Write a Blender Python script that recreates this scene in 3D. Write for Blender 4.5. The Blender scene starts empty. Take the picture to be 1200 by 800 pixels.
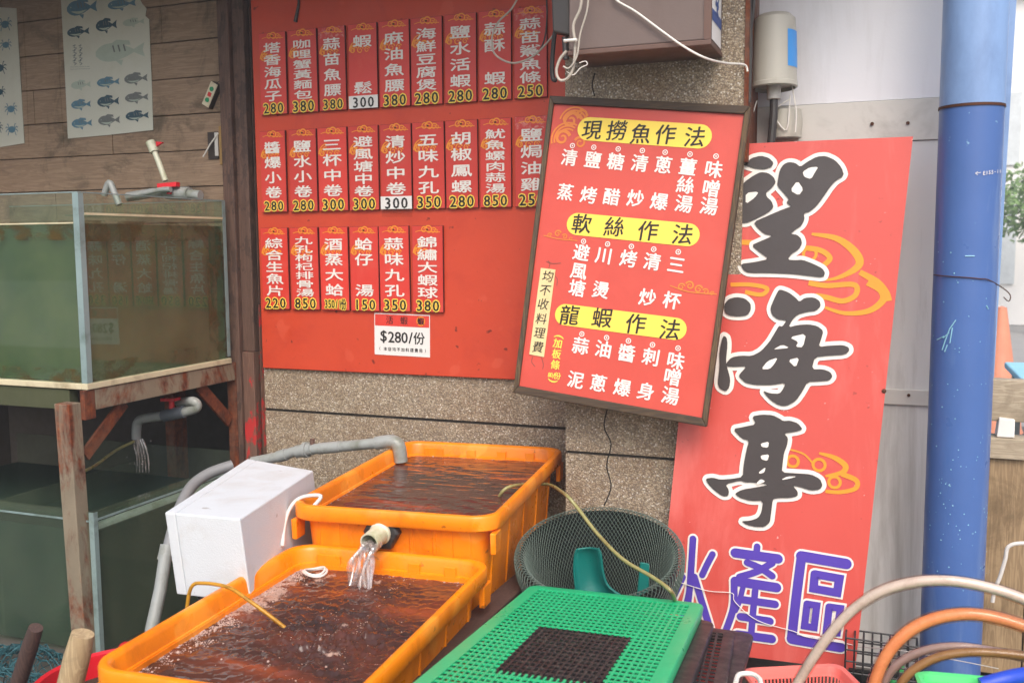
import bpy, math, random
from mathutils import noise as nz
from mathutils import Vector, Matrix
from mathutils.geometry import tessellate_polygon
R = math.radians
rnd = random.Random(7)
S = bpy.context.scene
col = S.collection

# ------------------------------------------------------------------ camera, sky, sun, exposure
FPX, PITCH, ROLL, YAW = 1132.0, R(5.797), R(-.4135), R(20.958)
CAM = Vector((0, -3.45, 1.45))
fw = Vector((-math.sin(YAW)*math.cos(PITCH), math.cos(YAW)*math.cos(PITCH), -math.sin(PITCH)))
ri0 = Vector((math.cos(YAW), math.sin(YAW), 0)); up0 = ri0.cross(fw)
ri = ri0*math.cos(ROLL) + up0*math.sin(ROLL); up = -ri0*math.sin(ROLL) + up0*math.cos(ROLL)
cd = bpy.data.cameras.new('camera'); cam = bpy.data.objects.new('camera', cd); col.objects.link(cam)
cam.matrix_world = Matrix(((ri.x, up.x, -fw.x, CAM.x), (ri.y, up.y, -fw.y, CAM.y), (ri.z, up.z, -fw.z, CAM.z), (0, 0, 0, 1)))
cd.sensor_width = 36; cd.lens = 36*FPX/1200; cd.clip_start = .05; cd.clip_end = 500
cd.dof.use_dof = True; cd.dof.focus_distance = 3.2; cd.dof.aperture_fstop = 4.5
S.camera = cam

SUN_EL, SUN_AZ = R(48), R(156)            # azimuth clockwise from +y: the light comes from the open street in front, on the right
w = bpy.data.worlds.new('World'); S.world = w; w.use_nodes = True
wn = w.node_tree.nodes; bg = wn['Background']; sky = wn.new('ShaderNodeTexSky')
sky.sky_type = 'NISHITA'; sky.sun_disc = False; sky.sun_elevation = SUN_EL; sky.sun_rotation = SUN_AZ
sky.air_density = 1.0; sky.dust_density = 4.0; sky.ozone_density = .6
w.node_tree.links.new(sky.outputs[0], bg.inputs[0]); bg.inputs[1].default_value = .13
sd = bpy.data.lights.new('sun', 'SUN'); sd.energy = 1.2; sd.angle = R(40); sd.color = (1, .97, .93)
sun = bpy.data.objects.new('sun', sd); col.objects.link(sun)
sdir = Vector((math.sin(SUN_AZ)*math.cos(SUN_EL), math.cos(SUN_AZ)*math.cos(SUN_EL), math.sin(SUN_EL)))
sun.rotation_euler = (-sdir).to_track_quat('-Z', 'Y').to_euler(); sun.location = sdir*20
S.view_settings.view_transform = 'Standard'; S.view_settings.look = 'None'; S.view_settings.gamma = 1
S.view_settings.use_curve_mapping = False; S.view_settings.exposure = .9
S.render.engine = 'CYCLES'
S.cycles.use_denoising = True; S.cycles.max_bounces = 7; S.cycles.transparent_max_bounces = 14
S.cycles.caustics_reflective = False; S.cycles.caustics_refractive = False; S.cycles.sample_clamp_indirect = 6

# ------------------------------------------------------------------ where a pixel of the photograph lies in the place
def ray(px, py): return fw + ri*((px-600)/FPX) - up*((py-400)/FPX)
def aty(px, py, y): d = ray(px, py); return CAM + d*((y-CAM.y)/d.y)
def atz(px, py, z): d = ray(px, py); return CAM + d*((z-CAM.z)/d.z)
def atplane(px, py, o, n): d = ray(px, py); return CAM + d*((o-CAM).dot(n)/d.dot(n))

# ------------------------------------------------------------------ materials
def lin(r, g, b):
    f = lambda c: (c/255/12.92) if c <= 10 else ((c/255+.055)/1.055)**2.4
    return (f(r), f(g), f(b), 1)
class G:
    def __init__(s, name):
        s.m = bpy.data.materials.new(name); s.m.use_nodes = True
        s.t = s.m.node_tree; s.n = s.t.nodes; s.p = s.n['Principled BSDF']; s.out = s.n['Material Output']
        s.tc = s.n.new('ShaderNodeTexCoord')
    def link(s, a, b): s.t.links.new(a, b)
    def mapped(s, scale=(1, 1, 1), rot=(0, 0, 0)):
        mp = s.n.new('ShaderNodeMapping'); mp.inputs['Scale'].default_value = scale; mp.inputs['Rotation'].default_value = rot
        s.link(s.tc.outputs['Object'], mp.inputs[0]); return mp.outputs[0]
    def noise(s, scale, detail=4, rough=.55, vec=None, dist=0):
        t = s.n.new('ShaderNodeTexNoise'); t.inputs['Scale'].default_value = scale; t.inputs['Detail'].default_value = detail
        t.inputs['Roughness'].default_value = rough; t.inputs['Distortion'].default_value = dist
        s.link(vec if vec else s.tc.outputs['Object'], t.inputs['Vector']); return t.outputs['Fac']
    def vor(s, scale, vec=None, out='Distance', feat='F1'):
        t = s.n.new('ShaderNodeTexVoronoi'); t.inputs['Scale'].default_value = scale; t.feature = feat
        s.link(vec if vec else s.tc.outputs['Object'], t.inputs['Vector']); return t.outputs[out]
    def ramp(s, f, stops, interp='LINEAR'):
        r = s.n.new('ShaderNodeValToRGB'); e = r.color_ramp; e.interpolation = interp
        while len(e.elements) < len(stops): e.elements.new(.5)
        for el, (p, c) in zip(e.elements, stops):
            el.position = p; el.color = c if len(c) == 4 else (*c, 1)
        s.link(f, r.inputs[0]); return r.outputs[0]
    def step(s, f, a, b): return s.ramp(f, [(a, (0, 0, 0, 1)), (b, (1, 1, 1, 1))])
    def mix(s, f, a, b, mode='MIX'):
        m = s.n.new('ShaderNodeMix'); m.data_type = 'RGBA'; m.blend_type = mode
        for sock, v in ((m.inputs[0], f), (m.inputs[6], a), (m.inputs[7], b)):
            if hasattr(v, 'is_linked'): s.link(v, sock)
            elif isinstance(v, (int, float)): sock.default_value = v
            else: sock.default_value = v if len(v) == 4 else (*v, 1)
        return m.outputs[2]
    def mul(s, a, b):
        m = s.n.new('ShaderNodeMath'); m.operation = 'MULTIPLY'
        for sock, v in zip(m.inputs, (a, b)):
            if hasattr(v, 'is_linked'): s.link(v, sock)
            else: sock.default_value = v
        return m.outputs[0]
    def color(s, c):
        if hasattr(c, 'is_linked'): s.link(c, s.p.inputs['Base Color'])
        else: s.p.inputs['Base Color'].default_value = c
    def rough(s, v):
        if hasattr(v, 'is_linked'): s.link(v, s.p.inputs['Roughness'])
        else: s.p.inputs['Roughness'].default_value = v
    def bump(s, h, strength=.3, dist=.01):
        b = s.n.new('ShaderNodeBump'); b.inputs['Strength'].default_value = strength; b.inputs['Distance'].default_value = dist
        s.link(h, b.inputs['Height']); s.link(b.outputs[0], s.p.inputs['Normal']); return b
def dark(c, k): return (c[0]*k, c[1]*k, c[2]*k, 1)

def plain(name, c, rough=.5, var=.25, scale=9, dirt=None, dirt_amt=.5, dscale=5, bump=.08, bscale=120, metal=0, spec=None, stretch=None):
    g = G(name)
    n = g.noise(scale, 6, .6)
    base = g.mix(n, dark(c, 1-var), dark(c, 1+var*.6))
    if dirt:
        d = g.noise(dscale, 8, .68, g.mapped(stretch) if stretch else None, .4)
        base = g.mix(g.mul(g.step(d, .5, .72), dirt_amt), base, dirt)
    g.color(base)
    r = g.ramp(g.noise(scale*2.3, 3), [(.25, (max(rough-.12, .03),)*3), (.75, (min(rough+.15, 1),)*3)])
    g.rough(r); g.p.inputs['Metallic'].default_value = metal
    if spec is not None: g.p.inputs['Specular IOR Level'].default_value = spec
    if bump: g.bump(g.noise(bscale, 3), bump, .004)
    return g.m

def pebble(name):
    g = G(name)
    c = g.vor(190, out='Color'); sep = g.n.new('ShaderNodeSeparateColor'); g.link(c, sep.inputs[0])
    stones = g.ramp(sep.outputs[0], [(0, lin(128, 112, 92)), (.14, lin(164, 148, 124)), (.42, lin(180, 164, 140)), (.6, lin(146, 134, 120)), (.78, lin(192, 178, 156)), (.94, lin(220, 212, 198))], 'CONSTANT')
    d = g.vor(190)
    base = g.mix(g.step(d, .45, .8), stones, lin(128, 112, 94))
    st = g.step(g.noise(3.2, 6, .65, dist=.6), .5, .74)
    base = g.mix(g.mul(st, .55), base, lin(118, 86, 54))
    fine = g.noise(26, 5, .7); base = g.mix(g.mul(g.step(fine, .45, .75), .35), base, lin(98, 86, 70))
    g.color(base); g.rough(.75)
    inv = g.n.new('ShaderNodeMath'); inv.operation = 'SUBTRACT'; inv.inputs[0].default_value = 1; g.link(d, inv.inputs[1])
    g.bump(inv.outputs[0], .7, .004)
    return g.m

def wood(name, a, b, axis='x', plank=.155, grime=None, peel=None, peel_amt=.5):
    g = G(name)
    sc = {'x': (1.2, 9, 16), 'z': (16, 9, 1.2)}[axis]
    v = g.mapped(sc)
    sep = g.n.new('ShaderNodeSeparateXYZ'); g.link(g.tc.outputs['Object'], sep.inputs[0])
    if axis == 'x':                                   # every plank has its own grain
        dv = g.mul(sep.outputs['Z'], 1/plank); fl = g.n.new('ShaderNodeMath'); fl.operation = 'FLOOR'; g.link(dv, fl.inputs[0])
        cb = g.n.new('ShaderNodeCombineXYZ'); g.link(g.mul(fl.outputs[0], 7.31), cb.inputs[0]); g.link(g.mul(fl.outputs[0], 3.7), cb.inputs[1])
        ad = g.n.new('ShaderNodeVectorMath'); ad.operation = 'ADD'; g.link(v, ad.inputs[0]); g.link(cb.outputs[0], ad.inputs[1]); v = ad.outputs[0]
    n = g.noise(1.6, 3, .5, v, .8)
    wv = g.n.new('ShaderNodeMath'); wv.operation = 'SINE'; g.link(g.mul(n, 62), wv.inputs[0])
    fine = g.noise(7, 5, .7, v)
    rings = g.ramp(wv.outputs[0], [(0, (.35,)*3), (.55, (1,)*3)])
    base = g.mix(g.mul(rings, .75), a, b)
    base = g.mix(g.mul(g.step(fine, .42, .7), .5), base, dark(a, .65))
    base = g.mix(g.mul(g.noise(2.2, 3), .5), base, dark(b, .72))
    if grime: base = g.mix(g.mul(g.step(g.noise(4.5, 8, .7, dist=.7), .5, .68), .7), base, grime)
    if peel:
        pk = g.step(g.noise(11, 7, .7, g.mapped((1.6, 1.6, .8))), .53, .56)
        base = g.mix(g.mul(pk, peel_amt), base, peel)
    g.color(base); g.rough(.68); g.bump(fine, .35, .004)
    return g.m

def rusty(name, steel, amt=.5, grime=None):
    g = G(name)
    k = g.noise(5.5, 9, .68, g.mapped((1.2, 1.2, .5)), .5); f = g.step(k, .58-amt*.25, .66-amt*.12)
    rust = g.ramp(g.noise(30, 6, .7), [(.3, lin(52, 24, 12)), (.55, lin(112, 52, 22)), (.75, lin(150, 84, 38))])
    st = g.mix(g.noise(14, 5), dark(steel, .6), steel)
    if grime: st = g.mix(g.mul(g.step(g.noise(8, 6), .45, .6), .8), st, grime)
    g.color(g.mix(f, st, rust))
    g.rough(g.ramp(f, [(0, (.42,)*3), (1, (.85,)*3)]))
    g.bump(g.noise(60, 6, .7), .4, .004)
    return g.m

def glassy(name, tint, ior=1.5, rough=.02, bumpy=0, film=None, film_amt=(.05, .3), fstretch=(1, 1, .45)):
    g = G(name); g.n.remove(g.p)
    tr = g.n.new('ShaderNodeBsdfTransparent'); tr.inputs[0].default_value = tint
    gl = g.n.new('ShaderNodeBsdfGlossy'); gl.inputs['Roughness'].default_value = rough; gl.inputs[0].default_value = (1, 1, 1, 1)
    fr = g.n.new('ShaderNodeFresnel'); fr.inputs[0].default_value = ior
    mx = g.n.new('ShaderNodeMixShader'); ge = g.n.new('ShaderNodeNewGeometry')
    fb_ = g.n.new('ShaderNodeMath'); fb_.operation = 'SUBTRACT'; fb_.inputs[0].default_value = 1; g.link(ge.outputs['Backfacing'], fb_.inputs[1])
    g.link(g.mul(fr.outputs[0], fb_.outputs[0]), mx.inputs[0]); g.link(tr.outputs[0], mx.inputs[1]); g.link(gl.outputs[0], mx.inputs[2])
    last = mx.outputs[0]
    if film:
        df = g.n.new('ShaderNodeBsdfDiffuse'); df.inputs[0].default_value = film
        m2 = g.n.new('ShaderNodeMixShader'); g.link(g.ramp(g.noise(4.5, 9, .68, g.mapped(fstretch), .5), [(.36 if film_amt[1] < .5 else .47, (film_amt[0],)*3), (.7, (film_amt[1],)*3)]), m2.inputs[0]); g.link(last, m2.inputs[1]); g.link(df.outputs[0], m2.inputs[2]); last = m2.outputs[0]
    g.link(last, g.out.inputs['Surface'])
    if bumpy:
        b = g.n.new('ShaderNodeBump'); b.inputs['Strength'].default_value = bumpy; b.inputs['Distance'].default_value = .01
        g.link(g.noise(40, 3), b.inputs['Height']); g.link(b.outputs[0], gl.inputs['Normal']); g.link(b.outputs[0], fr.inputs['Normal'])
    return g.m

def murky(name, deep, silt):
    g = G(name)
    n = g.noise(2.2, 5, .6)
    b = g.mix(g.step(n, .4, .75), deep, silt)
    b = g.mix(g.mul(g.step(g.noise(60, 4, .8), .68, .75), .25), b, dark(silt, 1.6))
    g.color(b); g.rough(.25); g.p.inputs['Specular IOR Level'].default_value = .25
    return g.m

def tub_water(name):
    g = G(name)
    at = g.n.new('ShaderNodeAttribute'); at.attribute_name = 'froth'
    n = g.noise(5, 4, .55, g.mapped((.5, 1, 1)), .8)
    base = g.ramp(n, [(.3, lin(50, 40, 39)), (.46, lin(70, 46, 40)), (.6, lin(100, 54, 40)), (.76, lin(150, 72, 40))])
    hole = g.vor(95, out='Distance'); ring = g.ramp(hole, [(.12, (.35,)*3), (.42, (1,)*3)])
    edge = g.noise(24, 6, .72)
    ad = g.n.new('ShaderNodeMath'); ad.operation = 'ADD'; g.link(at.outputs['Fac'], ad.inputs[0]); g.link(edge, ad.inputs[1])
    mask = g.step(ad.outputs[0], .92, 1.12)
    fro = g.mix(ring, lin(128, 88, 72), lin(186, 154, 138))
    mk = g.mul(g.mul(mask, ring), .85)
    g.color(g.mix(mk, base, fro))
    g.rough(g.ramp(mk, [(0, (.05,)*3), (1, (.45,)*3)]))
    g.p.inputs['IOR'].default_value = 1.33; g.p.inputs['Specular IOR Level'].default_value = .7
    h1 = g.noise(34, 2, .4, g.mapped((.30, 1, 1)), .3)
    b1 = g.bump(h1, .16, .012)
    b2 = g.n.new('ShaderNodeBump'); b2.inputs['Strength'].default_value = .5; b2.inputs['Distance'].default_value = .006
    g.link(g.mul(mk, hole), b2.inputs['Height']); g.link(b1.outputs[0], b2.inputs['Normal']); g.link(b2.outputs[0], g.p.inputs['Normal'])
    return g.m

def specks(m, amt=.8, sc=26, thr=.78, c=(60, 22, 16)):
    t = m.node_tree; p = t.nodes['Principled BSDF']; src = p.inputs['Base Color'].links[0].from_socket
    tc = t.nodes.new('ShaderNodeTexCoord'); n1 = t.nodes.new('ShaderNodeTexNoise'); n1.inputs['Scale'].default_value = sc; n1.inputs['Detail'].default_value = 2
    t.links.new(tc.outputs['Object'], n1.inputs['Vector'])
    r = t.nodes.new('ShaderNodeValToRGB'); r.color_ramp.elements[0].position = thr-.03; r.color_ramp.elements[1].position = thr+.02; t.links.new(n1.outputs[0], r.inputs[0])
    mu = t.nodes.new('ShaderNodeMath'); mu.operation = 'MULTIPLY'; mu.inputs[1].default_value = amt; t.links.new(r.outputs[0], mu.inputs[0])
    mx = t.nodes.new('ShaderNodeMix'); mx.data_type = 'RGBA'; t.links.new(mu.outputs[0], mx.inputs[0]); t.links.new(src, mx.inputs[6]); mx.inputs[7].default_value = lin(*c); t.links.new(mx.outputs[2], p.inputs['Base Color'])
def per_object(m, lo=.86, hi=1.1):
    t = m.node_tree; p = t.nodes['Principled BSDF']; src = p.inputs['Base Color'].links[0].from_socket
    oi = t.nodes.new('ShaderNodeObjectInfo'); mr = t.nodes.new('ShaderNodeMapRange'); mr.inputs[3].default_value = lo; mr.inputs[4].default_value = hi; t.links.new(oi.outputs['Random'], mr.inputs[0])
    mx = t.nodes.new('ShaderNodeMix'); mx.data_type = 'RGBA'; mx.blend_type = 'MULTIPLY'; mx.inputs[0].default_value = 1; t.links.new(src, mx.inputs[6]); t.links.new(mr.outputs[0], mx.inputs[7]); t.links.new(mx.outputs[2], p.inputs['Base Color'])
M = {}
M['pebble'] = pebble('pebble_dash')
M['groove'] = plain('dark_joint', lin(40, 36, 32), .9)
M['plank'] = wood('plank_wood', lin(138, 112, 90), lin(176, 150, 124), 'x', grime=lin(52, 50, 36))
M['jamb'] = wood('jamb_wood', lin(72, 52, 44), lin(112, 84, 70), 'z', peel=lin(40, 30, 26))
M['jamb_red'] = wood('jamb_painted', lin(88, 62, 52), lin(128, 96, 80), 'z', peel=lin(190, 30, 34), peel_amt=.85)
M['black'] = plain('black_gap', lin(20, 18, 17), .9)
M['redboard'] = plain('red_paint', lin(204, 70, 40), .5, .16, 2.5, lin(170, 44, 30), .5, 3.5, .12, 60)
M['cardred'] = plain('card_red', lin(212, 62, 50), .42, .12, 6, lin(214, 96, 80), .35, 14)
specks(M['redboard'], .7, 30, .74); specks(M['redboard'], .15, 9, .68, (236, 120, 90)); per_object(M['cardred'])
M['cardworn'] = plain('card_worn', lin(206, 64, 60), .5, .12, 6, lin(222, 180, 165), .8, 60)
M['cardedge'] = plain('card_edge', lin(96, 28, 22), .7)
M['white'] = plain('white_vinyl', lin(232, 226, 218), .45, .06, 20)
M['black_ink'] = plain('black_ink', lin(28, 22, 18), .5, .2)
M['yellow_ink'] = plain('yellow_ink', lin(246, 214, 84), .5, .08)
M['orange_ink'] = plain('orange_ink', lin(238, 150, 40), .5, .15)
M['gold_ink'] = plain('gold_ink', lin(226, 130, 50), .5, .15)
M['paper'] = plain('paper', lin(228, 226, 222), .6, .05, 8)
M['framered'] = plain('board_red', lin(202, 76, 62), .4, .1, 3, lin(228, 92, 78), .4, 5, .04)
M['frame_wood'] = wood('frame_wood', lin(46, 36, 30), lin(92, 72, 50), 'x', plank=3, grime=lin(62, 56, 52))
M['frame_wood_v'] = wood('frame_wood_upright', lin(52, 41, 33), lin(112, 88, 56), 'z', grime=lin(58, 52, 48))
M['strip'] = plain('old_paper', lin(226, 204, 150), .7, .12, 8, lin(190, 150, 96), .5)
M['signred'] = plain('sign_red', lin(206, 82, 73), .40, .09, 2, lin(228, 128, 120), .6, 3, .05, stretch=(1.6, 1, .35)); specks(M['signred'], .5, 40, .75, (120, 50, 44)); specks(M['signred'], .5, 60, .77, (250, 220, 214))
M['sign_black'] = plain('sign_black', lin(66, 59, 58), .5, .15, 8)
M['purple'] = plain('purple_ink', lin(84, 62, 170), .45, .12, 6)
M['nail'] = plain('rusty_nail', lin(90, 56, 40), .6, metal=.6)
M['metal_panel'] = plain('grey_panel', lin(214, 213, 210), .5, .09, 3, lin(138, 134, 126), .7, 5, .06, 30, stretch=(1.5, 1, .14))
M['panel_strip'] = plain('panel_strip', lin(206, 203, 196), .5, .1, 5, lin(140, 134, 124), .5)
M['panel_pale'] = plain('pale_panel', lin(226, 226, 230), .5, .05, 3, lin(192, 190, 190), .5, 4, stretch=(1.5, 1, .2))
M['blue'] = plain('blue_paint', lin(72, 104, 164), .36, .16, 4, lin(126, 148, 182), .75, 5, .1, 40, stretch=(1, 1, .16))
specks(M['blue'], .8, 55, .76, (150, 196, 214))
M['blue_pale'] = plain('blue_pale_paint', lin(128, 158, 202), .38, .1, 4, lin(92, 116, 156), .8, 4, stretch=(1, 1, .3))
M['box_brown'] = plain('brown_box', lin(112, 96, 90), .55, .14, 4, lin(84, 64, 54), .5, 4)
M['box_under'] = plain('brown_trim', lin(104, 78, 68), .55, .2, 5)
M['cable'] = plain('cable_grey', lin(176, 168, 156), .5, .12)
M['cable_white'] = plain('cable_white', lin(226, 222, 214), .5, .06)
M['cable_dark'] = plain('cable_dark', lin(58, 54, 52), .5, .2)
M['canister'] = plain('canister_grey', lin(182, 178, 166), .42, .08, 5, lin(134, 124, 108), .5, 6)
M['label_blue'] = plain('blue_label', lin(70, 150, 224), .45, .06)
M['label_red'] = plain('red_label', lin(214, 48, 44), .45)
M['deepblue'] = plain('deep_blue_ink', lin(52, 84, 150), .45)
M['pvc'] = plain('grey_pvc', lin(152, 156, 154), .4, .12, 6, lin(96, 100, 76), .7, 10)
M['pvc_dark'] = plain('dark_pvc', lin(92, 98, 106), .42, .1)
M['pvc_pale'] = plain('pale_pvc', lin(204, 206, 184), .4, .1, 8, lin(122, 132, 58), .8, 9)
M['red_plastic'] = plain('red_plastic', lin(212, 34, 44), .32, .1)
M['bucket_red'] = plain('bucket_red', lin(204, 26, 40), .34, .08, 5, lin(140, 30, 34), .4)
M['orange'] = plain('orange_plastic', lin(250, 140, 10), .32, .08, 4, lin(170, 78, 14), .6, 6, .06, 50, stretch=(1, 1, .4)); specks(M['orange'], .6, 34, .73, (96, 52, 22)); specks(M['orange'], .25, 7, .62, (255, 186, 84))
M['foam'] = plain('styrofoam', lin(206, 212, 216), .7, .04, 12, lin(176, 168, 158), .4, 7, .3, 260); specks(M['foam'], .5, 28, .76, (120, 106, 92))
M['black_plastic'] = plain('black_plastic', lin(36, 35, 37), .42, .2, 10, lin(120, 114, 106), .35, 60)
M['net'] = plain('net_cord', lin(88, 102, 93), .6, .15)
M['bowl'] = plain('dark_bowl', lin(22, 26, 25), .5, .2)
M['teal'] = plain('teal_plastic', lin(18, 112, 104), .38, .12, 6)
M['green'] = plain('green_plastic', lin(32, 178, 118), .34, .07, 4, lin(26, 140, 92), .3, 12)
M['pink'] = plain('pink_plastic', lin(238, 124, 114), .4, .08)
M['lime'] = plain('lime_plastic', lin(84, 206, 120), .4, .08)
M['blue_plastic'] = plain('blue_plastic', lin(36, 72, 190), .4)
M['red_mesh'] = plain('red_mesh', lin(196, 36, 28), .45)
M['steel'] = rusty('rusty_steel', lin(146, 134, 114), .26)
M['rust'] = rusty('rust', lin(116, 82, 62), .8)
M['rail'] = plain('silicone_rail', lin(206, 196, 164), .5, .25, 7, lin(110, 84, 46), .6, 9)
M['algae'] = plain('algae_rail', lin(70, 74, 48), .8, .3, 8)
M['seam'] = plain('silicone', lin(132, 152, 152), .4, .25, 7, lin(76, 92, 76), .8, 9)
M['glass'] = glassy('tank_glass', (.88, .94, .9, 1), film=lin(150, 158, 134), film_amt=(.015, .10))
M['grime'] = glassy('algae_film', (1, 1, 1, 1), 1.01, .5, film=lin(96, 74, 40), film_amt=(.0, .62), fstretch=(2.2, 2.2, 2.8))
M['clear'] = glassy('clear_water', (.93, .94, .94, 1), 1.33, .04, .4)
def aerated(name):
    g = G(name); g.n.remove(g.p)
    tr = g.n.new('ShaderNodeBsdfTransparent'); gl = g.n.new('ShaderNodeBsdfGlossy'); gl.inputs['Roughness'].default_value = .08
    df = g.n.new('ShaderNodeBsdfDiffuse'); df.inputs[0].default_value = lin(206, 192, 186)
    m1 = g.n.new('ShaderNodeMixShader'); g.link(g.ramp(g.noise(60, 3, .5, g.mapped((1, 1, .25))), [(.42, (.1,)*3), (.62, (.55,)*3)]), m1.inputs[0]); g.link(tr.outputs[0], m1.inputs[1]); g.link(df.outputs[0], m1.inputs[2])
    m2 = g.n.new('ShaderNodeMixShader'); m2.inputs[0].default_value = .16; g.link(m1.outputs[0], m2.inputs[1]); g.link(gl.outputs[0], m2.inputs[2]); g.link(m2.outputs[0], g.out.inputs['Surface'])
    return g.m
M['aerated'] = aerated('aerated_water')
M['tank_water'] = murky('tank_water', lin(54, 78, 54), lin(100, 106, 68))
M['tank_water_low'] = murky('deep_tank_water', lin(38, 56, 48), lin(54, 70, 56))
M['water'] = tub_water('brown_water')
M['froth'] = plain('froth', lin(176, 150, 138), .25, .15, 30)
M['floor'] = plain('wet_concrete', lin(92, 88, 82), .45, .25, 3, lin(52, 48, 44), .6, 3)
M['street'] = plain('street', lin(150, 148, 144), .85, .12, 2)
M['roof'] = plain('shade_canopy_sheet', lin(120, 118, 116), .7)
M['shade_panel'] = plain('dark_shade_panel', lin(58, 52, 47), .8)
M['hose_clear'] = plain('clear_hose', lin(216, 202, 192), .25, .14, 8, lin(140, 104, 84), .5, 14)
M['hose_orange'] = plain('orange_hose', lin(232, 160, 112), .28, .12, 9, lin(196, 90, 50), .5, 10)
M['hose_amber'] = plain('amber_hose', lin(176, 136, 86), .28, .2, 9, lin(120, 84, 44), .6, 12)
M['hose_pinkish'] = plain('pinkish_hose', lin(190, 166, 160), .28, .15, 9)
M['hose_wall'] = glassy('hose_wall', (.90, .86, .82, 1), 1.45, .12)
M['hose_wall_orange'] = glassy('orange_hose_wall', (.97, .86, .76, 1), 1.45, .12)
M['hose_black'] = plain('black_hose', lin(38, 34, 26), .4, .3)
M['hose_yellow'] = plain('yellow_hose', lin(186, 134, 30), .4, .2, 30, lin(30, 24, 16), 1, 26)
M['hose_green'] = plain('greenish_hose', lin(150, 146, 96), .3, .2, 12, lin(112, 64, 20), .9, 7)
M['hose_white'] = plain('white_hose', lin(220, 216, 210), .35)
M['corrugated'] = plain('corrugated_grey', lin(128, 130, 132), .5, .15)
M['stick_light'] = wood('pale_stick', lin(150, 126, 92), lin(198, 176, 138), 'z', grime=lin(96, 88, 66))
M['stick_dark'] = wood('dark_stick', lin(58, 44, 42), lin(92, 70, 62), 'z')
M['old_wood'] = wood('weathered_wood', lin(150, 134, 112), lin(198, 184, 160), 'x', grime=lin(112, 100, 80))
M['old_wood_v'] = wood('weathered_plank', lin(128, 104, 76), lin(182, 156, 120), 'z', grime=lin(96, 78, 54))
M['fish_blue'] = plain('print_blue', lin(92, 132, 152), .6, .3, 60)
M['fish_dark'] = plain('print_dark', lin(54, 84, 98), .6, .35, 60)
M['fish_grey'] = plain('print_grey', lin(116, 120, 118), .6, .3, 60)
M['fish_pale'] = plain('print_pale', lin(178, 190, 176), .6, .15, 40)
M['poster'] = plain('poster_paper', lin(206, 206, 192), .5, .07, 5, lin(188, 186, 166), .6, 4)
M['tape'] = glassy('adhesive_tape', (.9, .88, .84, 1), 1.4, .3)
M['switch_body'] = plain('switch_body', lin(58, 48, 42), .6)
M['switch_face'] = plain('switch_face', lin(216, 206, 178), .5, .1, 20, lin(160, 120, 66), .6, 30)
M['switch_green'] = plain('switch_green', lin(30, 150, 100), .5)
M['teal_net'] = plain('teal_net', lin(44, 92, 100), .7, .4, 90)
M['house_white'] = plain('pale_render', lin(232, 230, 226), .8, .04)
M['window_dark'] = plain('far_window', lin(206, 212, 214), .2)
M['leaf'] = plain('leaf', lin(112, 142, 84), .6, .35, 12)
M['bark'] = plain('bark', lin(92, 76, 62), .9)
M['cone_orange'] = plain('cone_rubber', lin(214, 140, 110), .5)
M['tabletop'] = plain('pale_blue_cloth', lin(150, 206, 226), .6)

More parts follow.
